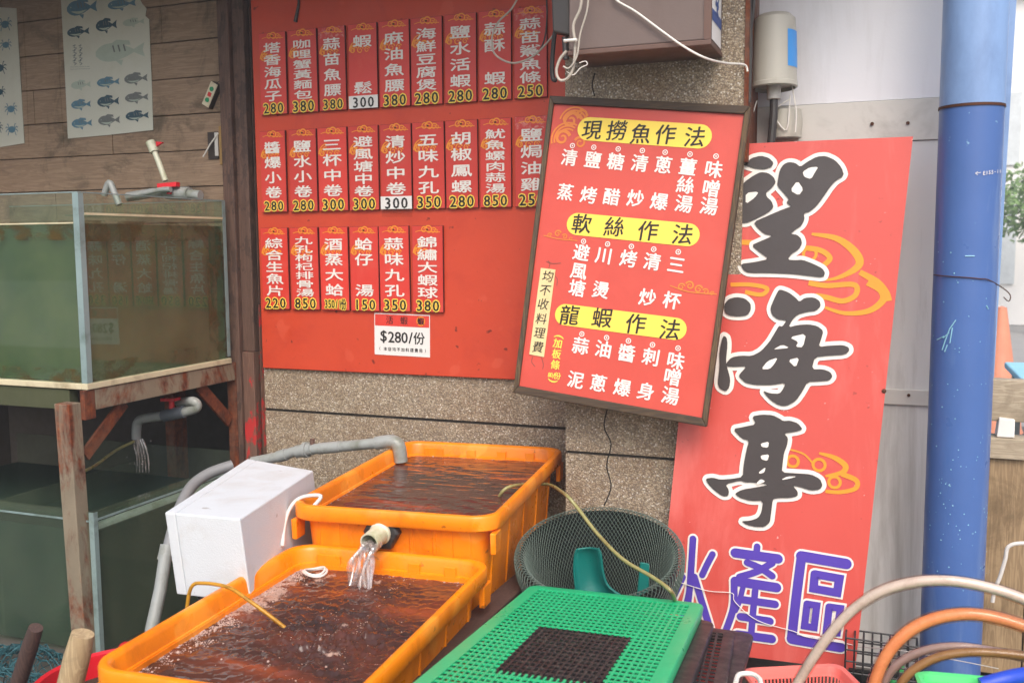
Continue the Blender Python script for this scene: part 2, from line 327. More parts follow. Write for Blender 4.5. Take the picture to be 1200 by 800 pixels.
# ------------------------------------------------------------------ mesh builder
def smooth_path(pts, n=8, closed=False):
    P = [Vector(p) for p in pts]; out = []; L = len(P)
    rng = range(L if closed else L-1)
    for i in rng:
        g = (lambda k: P[k % L]) if closed else (lambda k: P[min(max(k, 0), L-1)])
        p0, p1, p2, p3 = g(i-1), g(i), g(i+1), g(i+2)
        for k in range(n):
            t = k/n
            out.append(.5*((2*p1)+(p2-p0)*t+(2*p0-5*p1+4*p2-p3)*t*t+(3*p1-p0-3*p2+p3)*t**3))
    if not closed: out.append(P[-1])
    return out
class MB:
    def __init__(s): s.v = []; s.f = []; s.attr = None
    def quad(s, a, b, c, d):
        i = len(s.v); s.v += [Vector(a), Vector(b), Vector(c), Vector(d)]; s.f.append((i, i+1, i+2, i+3)); return s
    def hexa(s, lo, hi):                              # two quads, same order (counter-clockwise seen from hi's side)
        i = len(s.v); s.v += [Vector(p) for p in lo]+[Vector(p) for p in hi]
        s.f += [(i+3, i+2, i+1, i), (i+4, i+5, i+6, i+7)]
        for k in range(4): j = (k+1) % 4; s.f.append((i+k, i+j, i+4+j, i+4+k))
        return s
    def box(s, x0, y0, z0, x1, y1, z1):
        return s.hexa([(x0, y0, z0), (x1, y0, z0), (x1, y1, z0), (x0, y1, z0)], [(x0, y0, z1), (x1, y0, z1), (x1, y1, z1), (x0, y1, z1)])
    def bar(s, a, b, w, h, upv=(0, 0, 1)):
        a, b = Vector(a), Vector(b); d = (b-a).normalized(); u = d.cross(Vector(upv)).normalized()*w/2; v = u.cross(d).normalized()*h/2
        return s.hexa([a-u-v, a+u-v, a+u+v, a-u+v], [b-u-v, b+u-v, b+u+v, b-u+v])
    def tube(s, pts, r, n=12, closed=False, caps=True, smooth=0):
        P = smooth_path(pts, smooth, closed) if smooth else [Vector(p) for p in pts]
        L = len(P); base = len(s.v); nrm = None
        rad = r if callable(r) else (lambda t: r)
        for i, p in enumerate(P):
            a = P[i-1] if (i or closed) else p; b = P[(i+1) % L] if (i < L-1 or closed) else p
            d = (b-a).normalized()
            if nrm is None: nrm = d.orthogonal().normalized()
            nrm = (nrm-d*nrm.dot(d)).normalized(); bi = d.cross(nrm); rr = rad(i/max(L-1, 1))
            for k in range(n):
                t = 2*math.pi*k/n; s.v.append(p+(nrm*math.cos(t)+bi*math.sin(t))*rr)
        for i in range(L if closed else L-1):
            for k in range(n):
                a, b = base+i*n+k, base+i*n+(k+1) % n; c, d = base+((i+1) % L)*n+(k+1) % n, base+((i+1) % L)*n+k
                s.f.append((a, b, c, d))
        if caps and not closed:
            s.f.append(tuple(base+k for k in range(n))[::-1]); s.f.append(tuple(base+(L-1)*n+k for k in range(n)))
        return s
    def rings(s, rings, closed_u=True, cap0=False, cap1=False):
        base = len(s.v); n = len(rings[0])
        for r in rings: s.v += [Vector(p) for p in r]
        for i in range(len(rings)-1):
            for k in range(n if closed_u else n-1):
                j = (k+1) % n; s.f.append((base+i*n+k, base+i*n+j, base+(i+1)*n+j, base+(i+1)*n+k))
        if cap0: s.f.append(tuple(base+k for k in range(n))[::-1])
        if cap1: s.f.append(tuple(base+(len(rings)-1)*n+k for k in range(n)))
        return s
    def lathe(s, c, prof, n=40, axis=None, cap0=False, cap1=False, ex=None):
        c = Vector(c); q = Vector(axis or (0, 0, 1)).normalized().to_track_quat('Z', 'Y'); rr = []
        for r, z in prof: rr.append([c+q @ Vector((r*math.cos(2*math.pi*k/n), r*math.sin(2*math.pi*k/n), z)) for k in range(n)])
        return s.rings(rr, True, cap0, cap1)
    def add(s, verts, faces):
        i = len(s.v); s.v += [Vector(v) for v in verts]; s.f += [tuple(i+k for k in f) for f in faces]; return s
    def poly(s, pts):
        i = len(s.v); s.v += [Vector(p) for p in pts]
        for t in tessellate_polygon([[Vector(p) for p in pts]]): s.f.append(tuple(i+k for k in t))
        return s
    def prism(s, pts, off):
        off = Vector(off); n = len(pts); i = len(s.v); s.v += [Vector(p) for p in pts]+[Vector(p)+off for p in pts]
        for t in tessellate_polygon([[Vector(p) for p in pts]]): s.f.append(tuple(i+k for k in t)); s.f.append(tuple(i+n+k for k in t[::-1]))
        for k in range(n): j = (k+1) % n; s.f.append((i+k, i+j, i+n+j, i+n+k))
        return s
    def build(s, name, mat, parent=None, base=None, smooth=False, bevel=0, face=None):
        if parent is not None: b = Vector(parent['_b'])
        elif base is not None: b = Vector(base)
        else:
            xs = [v.x for v in s.v]; ys = [v.y for v in s.v]; zs = [v.z for v in s.v]
            b = Vector(((min(xs)+max(xs))/2, (min(ys)+max(ys))/2, min(zs)))
        me = bpy.data.meshes.new(name); me.from_pydata([v-b for v in s.v], [], s.f); me.validate()
        if face is not None:                          # flat lettering: every face looks along 'face'
            fn = Vector(face)
            for p in me.polygons:
                if p.normal.dot(fn) < 0: p.flip()
        else:
            import bmesh
            bm = bmesh.new(); bm.from_mesh(me); bmesh.ops.recalc_face_normals(bm, faces=bm.faces); bm.to_mesh(me); bm.free()
        if smooth:
            me.shade_smooth() if hasattr(me, 'shade_smooth') else None
            try: me.set_sharp_from_angle(angle=R(40))
            except Exception: pass
        me.materials.append(mat); me.update()
        o = bpy.data.objects.new(name, me); col.objects.link(o)
        o['_b'] = tuple(b)
        if parent is not None: o.parent = parent
        else: o.location = b
        if bevel:
            m = o.modifiers.new('edge', 'BEVEL'); m.width = bevel; m.segments = 2; m.limit_method = 'ANGLE'
        return o
def thing(name, base, label, cat, group=None):
    o = bpy.data.objects.new(name, None); col.objects.link(o); o.location = base; o['_b'] = tuple(base); o.empty_display_size = .05
    return tag(o, label, cat, group)
def tag(o, label, cat, group=None, kind=None):
    if label: o['label'] = label; o['kind'] = 'thing'
    if cat: o['category'] = cat
    if group: o['group'] = group
    if kind: o['kind'] = kind
    return o
def struct(o): o['kind'] = 'structure'; return o

# ------------------------------------------------------------------ lettering from the built-in font
_gl = {}
def glyph(ch, bold):
    k = (ch, bold)
    if k not in _gl:
        c = bpy.data.curves.new('t', 'FONT'); c.body = ch; c.resolution_u = 2
        o = bpy.data.objects.new('t', c); col.objects.link(o); bpy.context.view_layer.update()
        m = o.to_mesh(); vs = [v.co.copy() for v in m.vertices]; fs = [tuple(p.vertices) for p in m.polygons]
        o.to_mesh_clear(); bpy.data.objects.remove(o); bpy.data.curves.remove(c)
        xs = [v.x for v in vs] or [0]; ys = [v.y for v in vs] or [0]
        cjk = ord(ch) > 0x2e00
        cx = .5 if cjk else (min(xs)+max(xs))/2; cy = .38 if cjk else (min(ys)+max(ys))/2
        _gl[k] = ([(v.x-cx, v.y-cy) for v in vs], fs, max(xs)-min(xs))
    return _gl[k]
class Plane:                                          # a flat face with its own right / up / out directions
    def __init__(s, o, u, v):
        s.o = Vector(o); s.u = Vector(u).normalized(); s.v = Vector(v).normalized(); s.n = s.u.cross(s.v).normalized()
    def at(s, a, b, h=0): return s.o+s.u*a+s.v*b+s.n*h
    def px(s, x, y):
        p = atplane(x, y, s.o, s.n)-s.o; return (p.dot(s.u), p.dot(s.v))
def put(mb, pl, ch, c, size, h, bold=.02, sx=1, shear=0, rot=0):
    vs, fs, _ = glyph(ch, 0); ca, sa = math.cos(rot), math.sin(rot)
    if bold <= 0: offs = [(0, 0)]
    elif bold > .05: offs = [(bold*math.cos(a*.7854), bold*math.sin(a*.7854)) for a in range(8)]
    else: offs = [(bold*1.15, 0), (-bold*1.15, 0), (0, bold*.8), (0, -bold*.8)]
    for k, (ox, oy) in enumerate(offs):               # heavier strokes: the letter laid down a few times, each copy a hair's breadth up
        out = []
        for x, y in vs:
            x2 = x*sx+ox; y2 = y+oy+shear*x
            out.append(pl.at(c[0]+size*(x2*ca-y2*sa), c[1]+size*(x2*sa+y2*ca), h+k*.00003))
        mb.add(out, fs)
_h = [0]
def ribbon(mb, pl, pts, wid, h, closed=False, n=6, smooth=True):     # a brush stroke laid on a plane
    P = [Vector((p[0], p[1], 0)) for p in pts]
    if smooth: P = smooth_path(P, n, closed)
    L = len(P); W = wid if callable(wid) else (lambda t: wid)
    for i in range(L if closed else L-1):
        a, b = P[i], P[(i+1) % L]; d = (b-a)
        if d.length < 1e-9: continue
        d.normalize(); q = Vector((-d.y, d.x, 0))
        pd = (a-P[i-1]).normalized() if (i or closed) and (a-P[i-1]).length > 1e-9 else d
        nb = P[(i+2) % L]; nd = (nb-b).normalized() if (i < L-2 or closed) and (nb-b).length > 1e-9 else d
        def miter(d1, d2, s):
            m = (d1+d2); 
            if m.length < .5: return q*s
            m.normalize(); mm = Vector((-m.y, m.x, 0)); return mm*s/max(mm.dot(q), .5)
        wa, wb = W(i/max(L-1, 1))/2, W((i+1)/max(L-1, 1))/2
        qa, qb = miter(pd, d, wa), miter(d, nd, wb)
        mb.quad(pl.at(a.x-qa.x, a.y-qa.y, h), pl.at(b.x-qb.x, b.y-qb.y, h), pl.at(b.x+qb.x, b.y+qb.y, h), pl.at(a.x+qa.x, a.y+qa.y, h))
def disc(mb, pl, c, r, h, n=14, ry=None, rot=0):
    ry = ry or r; ca, sa = math.cos(rot), math.sin(rot); pts = []
    for k in range(n):
        x, y = r*math.cos(2*math.pi*k/n), ry*math.sin(2*math.pi*k/n); pts.append(pl.at(c[0]+x*ca-y*sa, c[1]+x*sa+y*ca, h))
    mb.poly(pts)
def ringflat(mb, pl, c, r, wid, h, n=16, a0=0, a1=2*math.pi, taper=False):
    P = []
    for k in range(n+1):
        t = a0+(a1-a0)*k/n; P.append((t, r if not taper else r*(1-.62*k/n)))
    for (t0, r0), (t1, r1) in zip(P, P[1:]):
        w0 = wid/2
        g = lambda t, rr: pl.at(c[0]+rr*math.cos(t), c[1]+rr*math.sin(t), h)
        mb.quad(g(t0, r0-w0), g(t0, r0+w0), g(t1, r1+w0), g(t1, r1-w0))
def swirl(mb, pl, c, r, h, flip=1, turns=1.35, wid=.3):
    P = []
    for k in range(22):
        t = k/21; a = math.pi*(.1+turns*2*t)*flip; rr = r*(1-.8*t); P.append((c[0]+rr*math.cos(a)*flip, c[1]+rr*math.sin(a)*flip if flip > 0 else c[1]-rr*math.sin(a)))
    ribbon(mb, pl, P, lambda t: r*wid*(1-.5*t), h, smooth=False)

# ================================================================== SETTING
struct(MB().box(-9, -9, -.1, 1.4, .6, 0).build('floor', M['floor']))
struct(MB().quad((1.404, -30, -.012), (40, -30, -.012), (40, 40, -.012), (1.404, 40, -.012)).quad((-40, .604, -.012), (1.4, .604, -.012), (1.4, 40, -.012), (-40, 40, -.012)).quad((-40, -30, -.012), (1.4, -30, -.012), (1.4, -9.004, -.012), (-40, -9.004, -.012)).build('street', M['street']))

# unseen canopy, added to shade the shop front and the tank end
cp = thing('canopy', (-3, -1, 2.66), 'unseen grey sheet canopy added over the shop front for shade', 'canopy')
mb = MB()
for k in range(44):
    x = -6.5+k*.15; mb.box(x, -.72, 2.66, x+.075, .3, 2.69); mb.box(x+.075, -.72, 2.675, x+.15, .3, 2.705)
mb.build('roof_sheet', M['roof'], cp)
MB().box(-6.5, -.77, 2.58, .1, -.72, 2.655).build('edge_beam', M['rust'], cp)
MB().box(-6.5, -1.1, 2.74, -2.6, -.6, 2.76).build('shade_sheet', M['roof'], cp)
tag(MB().box(-4.65, -2.0, 0, -4.6, .25, 2.9).build('side_wall', M['shade_panel']), 'unseen dark wall added to shade the tank end of the shop', 'wall')  # out of view; added to block light from the tank end

# back wall: washed pebble concrete, recessed bay and the pier that stands forward
bw = thing('pebble_wall', (-1.75, .08, 0), 'speckled pebble-dash wall behind the orange tubs and red board', 'wall')
zg = aty(663, 502, 0).z
mb = MB(); mb.box(-2.46, 0, 0, -.2, .2, zg-.006).box(-2.46, 0, zg+.006, -.2, .2, 3.0); mb.build('wall_face', M['pebble'], bw)
MB().box(-2.46, .006, zg-.0055, -.2, .19, zg+.0055).build('joint', M['groove'], bw)
pr = thing('pebble_pier', (-.75, -.15, 0), 'pebble-dash pier standing forward of the wall behind the tilted framed board', 'pier')
PY = -.30
px0 = aty(663, 560, PY).x; px1 = aty(872, 100, PY).x
z2 = aty(720, 533, PY).z
mb = MB(); mb.box(px0, PY, 0, px1, -.002, z2-.005).box(px0, PY, z2+.005, px1, -.002, 3.0); mb.build('pier_face', M['pebble'], pr)
MB().box(px0+.004, PY+.006, z2-.0048, px1-.004, -.004, z2+.0048).build('joint', M['groove'], pr)
pp = Plane((0, PY-.0012, 0), (1, 0, 0), (0, 0, 1))
mb = MB()
for P in ([(712, 478), (708, 500), (716, 520), (711, 545), (716, 570), (708, 592)], [(697, 86), (694, 100), (697, 113)]):
    ribbon(mb, pp, [pp.px(*q) for q in P], .0045, 0)
mb.build('crack', M['groove'], pr, face=(0, -1, 0))

# plank wall on the left
WY = .03
pw = thing('plank_wall', (-3.6, WY, 0), 'brown wooden plank wall behind the upper fish tank', 'wall')
xr = aty(272, 150, WY).x
mb = MB(); z = .155*6; k = 6
while z < 2.95:
    h = .155; cut = -3.25-.55*((k*37) % 3)+.1*((k*13) % 4)
    for a, b in ((-4.6, cut-.0015), (cut+.0015, xr)):
        zz0, zz1 = z+.002, z+h-.002; j = rnd.uniform(-.002, .002)
        mb.box(a, WY+j, zz0, b, WY+.03, zz1)
    z += h; k += 1
mb.build('planks', M['plank'], pw, bevel=.002)
MB().box(-4.6, WY+.031, .93, xr, WY+.05, 2.95).build('backing', M['black'], pw)
MB().box(-4.6, .56, 0, xr, .58, 1.0).box(-4.6, WY+.052, .94, xr, .558, .96).box(xr-.02, WY+.052, 0, xr, .558, .938).box(-4.6, WY+.052, 0, -4.58, .558, .938).build('added_shade_recess', M['shade_panel'], pw)  # dark closed box added to give deep shade behind the lower tank
# broken socket hole in the planks
a = aty(240, 152, WY-.004); b = aty(272, 186, WY-.004)
so = thing('wall_socket', ((a.x+b.x)/2, WY-.006, b.z), 'open socket hole with bare wires in the plank wall near the door post', 'socket')
q0 = aty(243, 155, WY-.01); q1 = aty(256, 186, WY-.01)
MB().box(q0.x, WY-.010, q1.z, q1.x, WY-.004, q0.z).build('recess_box', M['switch_body'], so)
MB().box(q1.x-.014, WY-.014, q1.z+.012, q1.x+.003, WY-.0102, q0.z-.004).build('face_plate', M['panel_strip'], so)
w0, w1 = aty(238, 184, WY-.03), aty(256, 156, WY-.012)
MB().tube([w0, (w0+w1)/2+Vector((0, -.004, .003)), w1], .003, 8).build('bare_wire', M['cable_white'], so)
q2 = aty(272, 147, WY-.006); q3 = aty(258, 193, WY-.006)
MB().box(q3.x, WY-.008, q3.z, xr, WY-.003, q2.z).build('patch_board', wood('patch_wood', lin(150, 116, 66), lin(186, 150, 92), 'z'), so)

# door posts beside the red board
jb = thing('door_post', (-2.57, 0, 0), 'dark brown wooden door post between plank wall and red board, red paint flaking low down', 'post')
xa0, xa1, xb0 = aty(270, 300, -.03).x, aty(294, 300, -.03).x, aty(300, 300, -.03).x
MB().box(xr+.002, -.05, 0, xa0+.045, .06, 2.95).build('outer_board', M['jamb'], jb, bevel=.004)
MB().box(xa0+.046, -.028, 1.0, xa1, .06, 2.95).build('groove_board', M['jamb'], jb, bevel=.003)
MB().box(xa0+.046, -.036, 0, xa1, .06, .998).build('lower_board', M['jamb_red'], jb, bevel=.003)
MB().box(xa1+.001, .01, 0, xb0-.001, .06, 2.95).build('gap', M['black'], jb)
MB().box(xb0, -.024, 0, -2.4605, .06, 1.2).build('painted_edge', M['jamb_red'], jb, bevel=.003)
MB().box(xb0, -.02, 1.202, -2.4605, .06, 2.95).build('inner_board', M['jamb'], jb, bevel=.003)

# grey sheet wall right of the pier
gw = thing('grey_panel_wall', (-.1, 0, 0), 'pale grey sheet wall between the pier and the blue column', 'wall')
GY = -.06
zb0, zb1 = aty(1040, 118, GY).z, aty(1040, 166, GY).z
xg1 = .20
MB().box(px1+.001, GY, zb0+.002, xg1, .1, 3.0).build('upper_sheet', M['panel_pale'], gw)
MB().box(px1+.001, GY-.006, zb1, xg1, .1, zb0).build('middle_band', M['panel_strip'], gw, bevel=.002)
MB().box(px1+.001, GY, 0, xg1, .1, zb1-.002).build('lower_sheet', M['metal_panel'], gw)
a, b = aty(1062, 456, GY), aty(1062, 474, GY)
MB().box(px1+.002, GY-.010, b.z, xg1-.002, GY-.0005, a.z).build('batten', M['panel_strip'], gw, bevel=.002)
mb = MB()
for q in ((1022, 145), (1064, 144), (1065, 463)): p = aty(*q, GY-.012); mb.lathe(p+Vector((0, .006, 0)), [(.0001, -.008), (.005, -.008), (.006, 0)], 8, axis=(0, 1, 0))
mb.build('screw', M['nail'], gw)

# thin steamy air round the whole stall
HAZE = .009
hm = bpy.data.materials.new('haze'); hm.use_nodes = True; hn = hm.node_tree.nodes; hn.clear()
ho = hn.new('ShaderNodeOutputMaterial'); hv = hn.new('ShaderNodeVolumePrincipled'); hv.inputs['Color'].default_value = (.92, .94, .97, 1); hv.inputs['Density'].default_value = HAZE; hv.inputs['Anisotropy'].default_value = .2
hm.node_tree.links.new(hv.outputs[0], ho.inputs['Volume'])
hz = MB().box(-41, -31, -1.1, 41, 41, 6.6).build('haze', hm); hz['kind'] = 'stuff'

# ================================================================== RED BOARD AND MENU CARDS
BY = -.016
t = aty(298, -60, BY); bl = aty(308, 431, BY); br = aty(663, 450, BY)
rb = MB().box(bl.x, BY, bl.z, px0-.004, -.001, 2.62).build('menu_backboard', M['redboard'], bevel=.003)
tag(rb, 'large red painted board carrying rows of small menu cards', 'board')
tag(MB().tube([aty(*q, BY-.006) for q in ((349, -12), (350, 4), (348, 16), (346, 26))], lambda t: .004+.004*t, 8, smooth=4).build('dark_string', M['cable_dark']), 'dark frayed string end hanging at the top of the red board', 'string')

CY = -.030                                           # front of the cards
def card_rect(l, r, ytop, ybot, zr):
    m = (ytop+ybot)/2; a = aty(l, m, CY).x; b = aty(r, m, CY).x; return a, b, zr[0], zr[1]
zr1 = (aty(480, 124, CY).z, aty(480, 22, CY).z); zr2 = (aty(440, 246, CY).z, aty(440, 146.5, CY).z); zr3 = (aty(420, 364, CY).z, aty(420, 265.5, CY).z)
rows = [
 (zr1, [(304, 335, '塔香海瓜子', '280'), (338, 371.5, '咖哩蟹黃麵包', '380'), (374, 405, '蒜苗魚膘', '380'), (408.5, 442, '蝦  鬆', '300w'), (444.5, 480, '麻油魚膘', '380'),
        (481.5, 518, '海鮮豆腐煲', '280'), (521, 558, '鹽水活蝦', '280'), (561, 599, '蒜酥 蝦', '280'), (602.5, 641, '蒜苗鯊魚條', '250')]),
 (zr2, [(305.5, 335, '醬爆小卷', '280'), (339, 371, '鹽水小卷', '280'), (373, 407, '三杯中卷', '300'), (409, 443.5, '避風塘中卷', '300'), (446, 482, '清炒中卷', '300w'),
        (484, 521, '五味九孔', '350'), (522.5, 560, '胡椒鳳螺', '280'), (562.5, 599, '魷魚螺肉蒜湯', '850'), (603.5, 643, '鹽焗油雞', '250')]),
 (zr3, [(306.5, 338, '綜合生魚片', '220'), (341, 373.5, '九孔枸杞排骨湯', '850'), (375.5, 408.5, '酒蒸大蛤', '350/1份'), (410.5, 443.5, '蛤仔 湯', '150'), (445, 480, '蒜味九孔', '350'), (483, 519, '錦繡大蝦球', '380')])]
ROWN = ['top', 'middle', 'bottom']
extra = {(0, 2): ', top bleached white', (1, 8): ', partly hidden'}
def card_ornament(pl, W, H):
    mb = MB(); h = .0008
    for (x, y, r, fl) in ((.40, .965, .05, 1), (.55, .965, .062, -1), (.70, .955, .045, 1), (.80, .945, .03, -1)):
        swirl(mb, pl, (W*x, H*y-.004), W*r*2.1, h, fl); h += .00004
    ribbon(mb, pl, [(W*.12, H*.93), (W*.3, H*.945), (W*.5, H*.935), (W*.72, H*.93), (W*.92, H*.925)], W*.02, h); h += .00004
    for (x, y, r, fl) in ((.17, .70, .17, 1), (.42, .69, .15, 1), (.66, .69, .12, 1)):
        swirl(mb, pl, (W*x, H*y), W*r*.8, h, fl, wid=.34); h += .00004
    for k in range(3): ringflat(mb, pl, (W*.36, H*.68), W*(.18+.07*k), W*.03, h, 10, R(100), R(178)); h += .00004
    return mb
proto = None
for ri_, (zr, cards) in enumerate(rows):
    for ci, (l, r, txt, price) in enumerate(cards):
        x0 = aty(l, {0: 80, 1: 200, 2: 315}[ri_], CY).x; x1 = aty(r, {0: 80, 1: 200, 2: 315}[ri_], CY).x
        z0, z1 = zr; W, H = x1-x0, z1-z0; tilt = rnd.uniform(-.006, .006)
        name = txt.replace(' ', '')
        rt = thing('menu_card', (x0, CY, z0), f'red menu card reading {name} {price.replace("w", " on a white sticker")} in the {ROWN[ri_]} row' + extra.get((ri_, ci), ''), 'menu card', 'small red menu cards on the red board')
        pl = Plane((x0, CY, z0), (math.cos(tilt), 0, math.sin(tilt)), (-math.sin(tilt), 0, math.cos(tilt)))
        mb = MB(); mb.hexa([pl.at(0, 0, -.0125), pl.at(W, 0, -.0125), pl.at(W, H, -.0125), pl.at(0, H, -.0125)], [pl.at(0, 0, -.001), pl.at(W, 0, -.001), pl.at(W, H, -.001), pl.at(0, H, -.001)])
        mb.build('panel', M['cardedge'], rt, bevel=.001)
        e = .0012
        MB().quad(pl.at(e, e, 0), pl.at(W-e, e, 0), pl.at(W-e, H-e, 0), pl.at(e, H-e, 0)).build('face', M['cardred'], rt, face=(0, -1, 0))
        if (ri_, ci) in ((0, 2), (1, 8), (0, 8)):
            MB().quad(pl.at(e, H*.86, .0004), pl.at(W-e, H*.86, .0004), pl.at(W-e, H-e, .0004), pl.at(e, H-e, .0004)).build('worn_patch', M['cardworn'], rt, face=(0, -1, 0))
        card_ornament(pl, W, H).build('cloud_ornament', M['orange_ink'], rt, face=(0, -1, 0))
        mb = MB(); n = len(txt); top, bot = H*.885, H*.155
        if n >= 7: top = H*.895
        sp = (top-bot)/n; cs = min(sp*1.02, W*.66); 
        for i, ch in enumerate(txt):
            if ch == ' ': continue
            vs = min(sp*.92, H*.150); put(mb, pl, ch, (W*.5, top-sp*(i+.5)), vs, .0022, .024, sx=W*.68/vs)
        mb.build('lettering', M['white'], rt, face=(0, -1, 0))
        MBy, MBk = MB(), MB()
        white = price.endswith('w'); ptx = price.rstrip('w')
        zc = H*.075
        if white:
            pst = MB().quad(pl.at(-.001, H*.005, .0024), pl.at(W+.001, H*.005, .0024), pl.at(W+.001, H*.155, .0024), pl.at(-.001, H*.155, .0024)).build('price_sticker', M['paper'], rt, face=(0, -1, 0))
        ng = len(ptx); step = W*(.27 if ng == 3 else .74/ng)
        for i, ch in enumerate(ptx):
            c = (W*.5+(i-(ng-1)/2)*step, zc)
            sz = W*.44 if ng == 3 else W*.36
            sx = 1 if ng == 3 else (.5 if ch == '份' else .62)
            if not white: put(MBy, pl, ch, c, sz, .0026+i*.00006, .09, sx=sx)
            put(MBk, pl, ch, c, sz, .0034, .02, sx=sx)
        if MBy.v: MBy.build('price_outline', M['yellow_ink'], rt, face=(0, -1, 0))
        MBk.build('price_numeral', M['black_ink'], pst if white else rt, face=(0, -1, 0))
        MB().lathe(pl.at(W*.5, H*.955, .0005), [(.0001, .003), (.0035, .002), (.004, 0)], 8, axis=(0, -1, 0)).build('nail', M['nail'], rt)
        if (ri_, ci) == (1, 4):
            MB().quad(pl.at(0, -.028, -.006), pl.at(W, -.03, -.006), pl.at(W, .004, .0028), pl.at(0, .004, .0028)).build('clear_tape', M['tape'], rt, face=(0, -1, 0))

# paper price notice under the cards
NY = BY-.002
a = aty(438, 366, NY); b = aty(503, 366, NY); c = aty(503, 417, NY)
nt = thing('price_notice', (a.x, NY, c.z), 'white paper notice reading $280/份 with a red heading, below the bottom row of cards', 'notice')
pl = Plane((a.x, NY, aty(438, 415, NY).z), (b.x-a.x, 0, -.004), (.004, 0, b.x-a.x)); W = b.x-a.x; H = a.z-c.z
mb = MB().hexa([pl.at(0, 0, -.0008), pl.at(W, 0, -.0008), pl.at(W, H, -.0008), pl.at(0, H, -.0008)], [pl.at(0, 0), pl.at(W, 0), pl.at(W, H), pl.at(0, H)]); mb.build('sheet', M['paper'], nt)
MB().quad(pl.at(.003, H*.70, .0006), pl.at(W-.003, H*.70, .0006), pl.at(W-.003, H-.004, .0006), pl.at(.003, H-.004, .0006)).build('red_heading', M['cardred'], nt, face=(0, -1, 0))
mb = MB()
put(mb, pl, '活', (W*.28, H*.845), .034, .0012, .008); put(mb, pl, '蝦', (W*.54, H*.845), .034, .0012, .008); put(mb, pl, '蝦', (W*.84, H*.845), .03, .0016, .02)
for ch, x, sz in (('$', .17, .062), ('2', .31, .062), ('8', .43, .062), ('0', .55, .062), ('/', .66, .062), ('份', .81, .052)): put(mb, pl, ch, (W*x, H*.44), sz, .0012, .014)
for i, ch in enumerate('(本店均不加料理費用)'): put(mb, pl, ch, (W*(.10+.08*i+(.02 if i else 0)), H*.15), .0165, .0012, .012)
mb.build('lettering', M['black_ink'], nt, face=(0, -1, 0))
mb = MB(); ringflat(mb, pl, (W*.84, H*.845), .017, .004, .0012); mb.build('ring_emblem', M['orange_ink'], nt, face=(0, -1, 0))

# ================================================================== TILTED FRAMED BOARD
o = aty(740, 320, -.395); n = Vector((0, -1, .13)).normalized()       # leans back a little
pts = [atplane(*q, o, n) for q in ((645, 113), (880, 125), (828, 500), (602, 460))]
u = ((pts[1]-pts[0])+(pts[2]-pts[3])).normalized(); u = (u-n*u.dot(n)).normalized(); v = n.cross(u)
FP = Plane(o, u, v)
FW = [Vector((*FP.px(*q), 0)) for q in ((645, 113), (880, 125), (828, 500), (602, 460))]
fb = thing('framed_menu_board', (o.x, o.y, pts[2].z), 'tilted red menu board in a worn dark wooden frame with yellow headings', 'menu board')
cen = sum(FW, Vector())/4
def inset(k): return [p+((cen-p).normalized())*k for p in FW]
IN = inset(.031)
for i, (nm, mt) in enumerate((('frame_rail', 'frame_wood'), ('frame_stile', 'frame_wood_v'), ('frame_rail', 'frame_wood'), ('frame_stile', 'frame_wood_v'))):
    j = (i+1) % 4; A, B, C, D = FW[i], FW[j], IN[j], IN[i]
    lo = [FP.at(p.x, p.y, -.018) for p in (A, B, C, D)]; hi = [FP.at(p.x, p.y, .010) for p in (A, B, C, D)]
    MB().hexa(lo[::-1], hi[::-1]).build(nm, M[mt], fb, bevel=.003)
    E_ = inset(.03); 
IN2 = inset(.0295)
MB().hexa([FP.at(p.x, p.y, -.012) for p in IN2[::-1]], [FP.at(p.x, p.y, -.001) for p in IN2[::-1]]).build('panel', M['framered'], fb)
za = lambda x, y: (600+x/3.638, 100+y/3.638)
zb = lambda x, y: (600+x/3.479, 280+y/3.479)
def pill(a, b, wid, h, mb):
    a, b = Vector((*FP.px(*a), 0)), Vector((*FP.px(*b), 0)); d = (b-a).normalized(); r = wid/2
    a = a+d*r; b = b-d*r; q = Vector((-d.y, d.x, 0)); pts = []
    t0 = math.atan2(q.y, q.x)
    for k in range(13): t = t0+math.pi*k/12; pts.append(a+Vector((math.cos(t), math.sin(t), 0))*r)
    for k in range(13): t = t0+math.pi+math.pi*k/12; pts.append(b+Vector((math.cos(t), math.sin(t), 0))*r)
    mb.poly([FP.at(p.x, p.y, h) for p in pts])
mpp = 1/(FPX/((o-CAM).dot(fw)))                       # metres per photograph pixel on this board
tilt = -R(3.5)
for (p0_, p1_, wd_), (txt, zf, P) in zip(((za(280, 183), za(852, 222), 28), (za(234, 587), za(800, 642), 26.5), (zb(176, 303), zb(712, 372), 25.5)), (('現撈魚作法', za, [(342, 190), (447, 193), (550, 207), (655, 210), (780, 220)]), ('軟絲作法', za, [(298, 590), (437, 603), (580, 620), (728, 635)]), ('龍蝦作法', zb, [(235, 310), (368, 320), (505, 345), (645, 368)]))):
    mb = MB(); pill(p0_, p1_, wd_*mpp, .0006, mb); hb = mb.build('heading_band', M['yellow_ink'], fb, face=n)
    mb = MB()
    for ch, p in zip(txt, P): put(mb, FP, ch, FP.px(*zf(*p)), 25*mpp, .0012, .012, shear=.12, rot=tilt*.6)
    mb.build('heading_lettering', M['black_ink'], hb, face=n)
mb = MB()
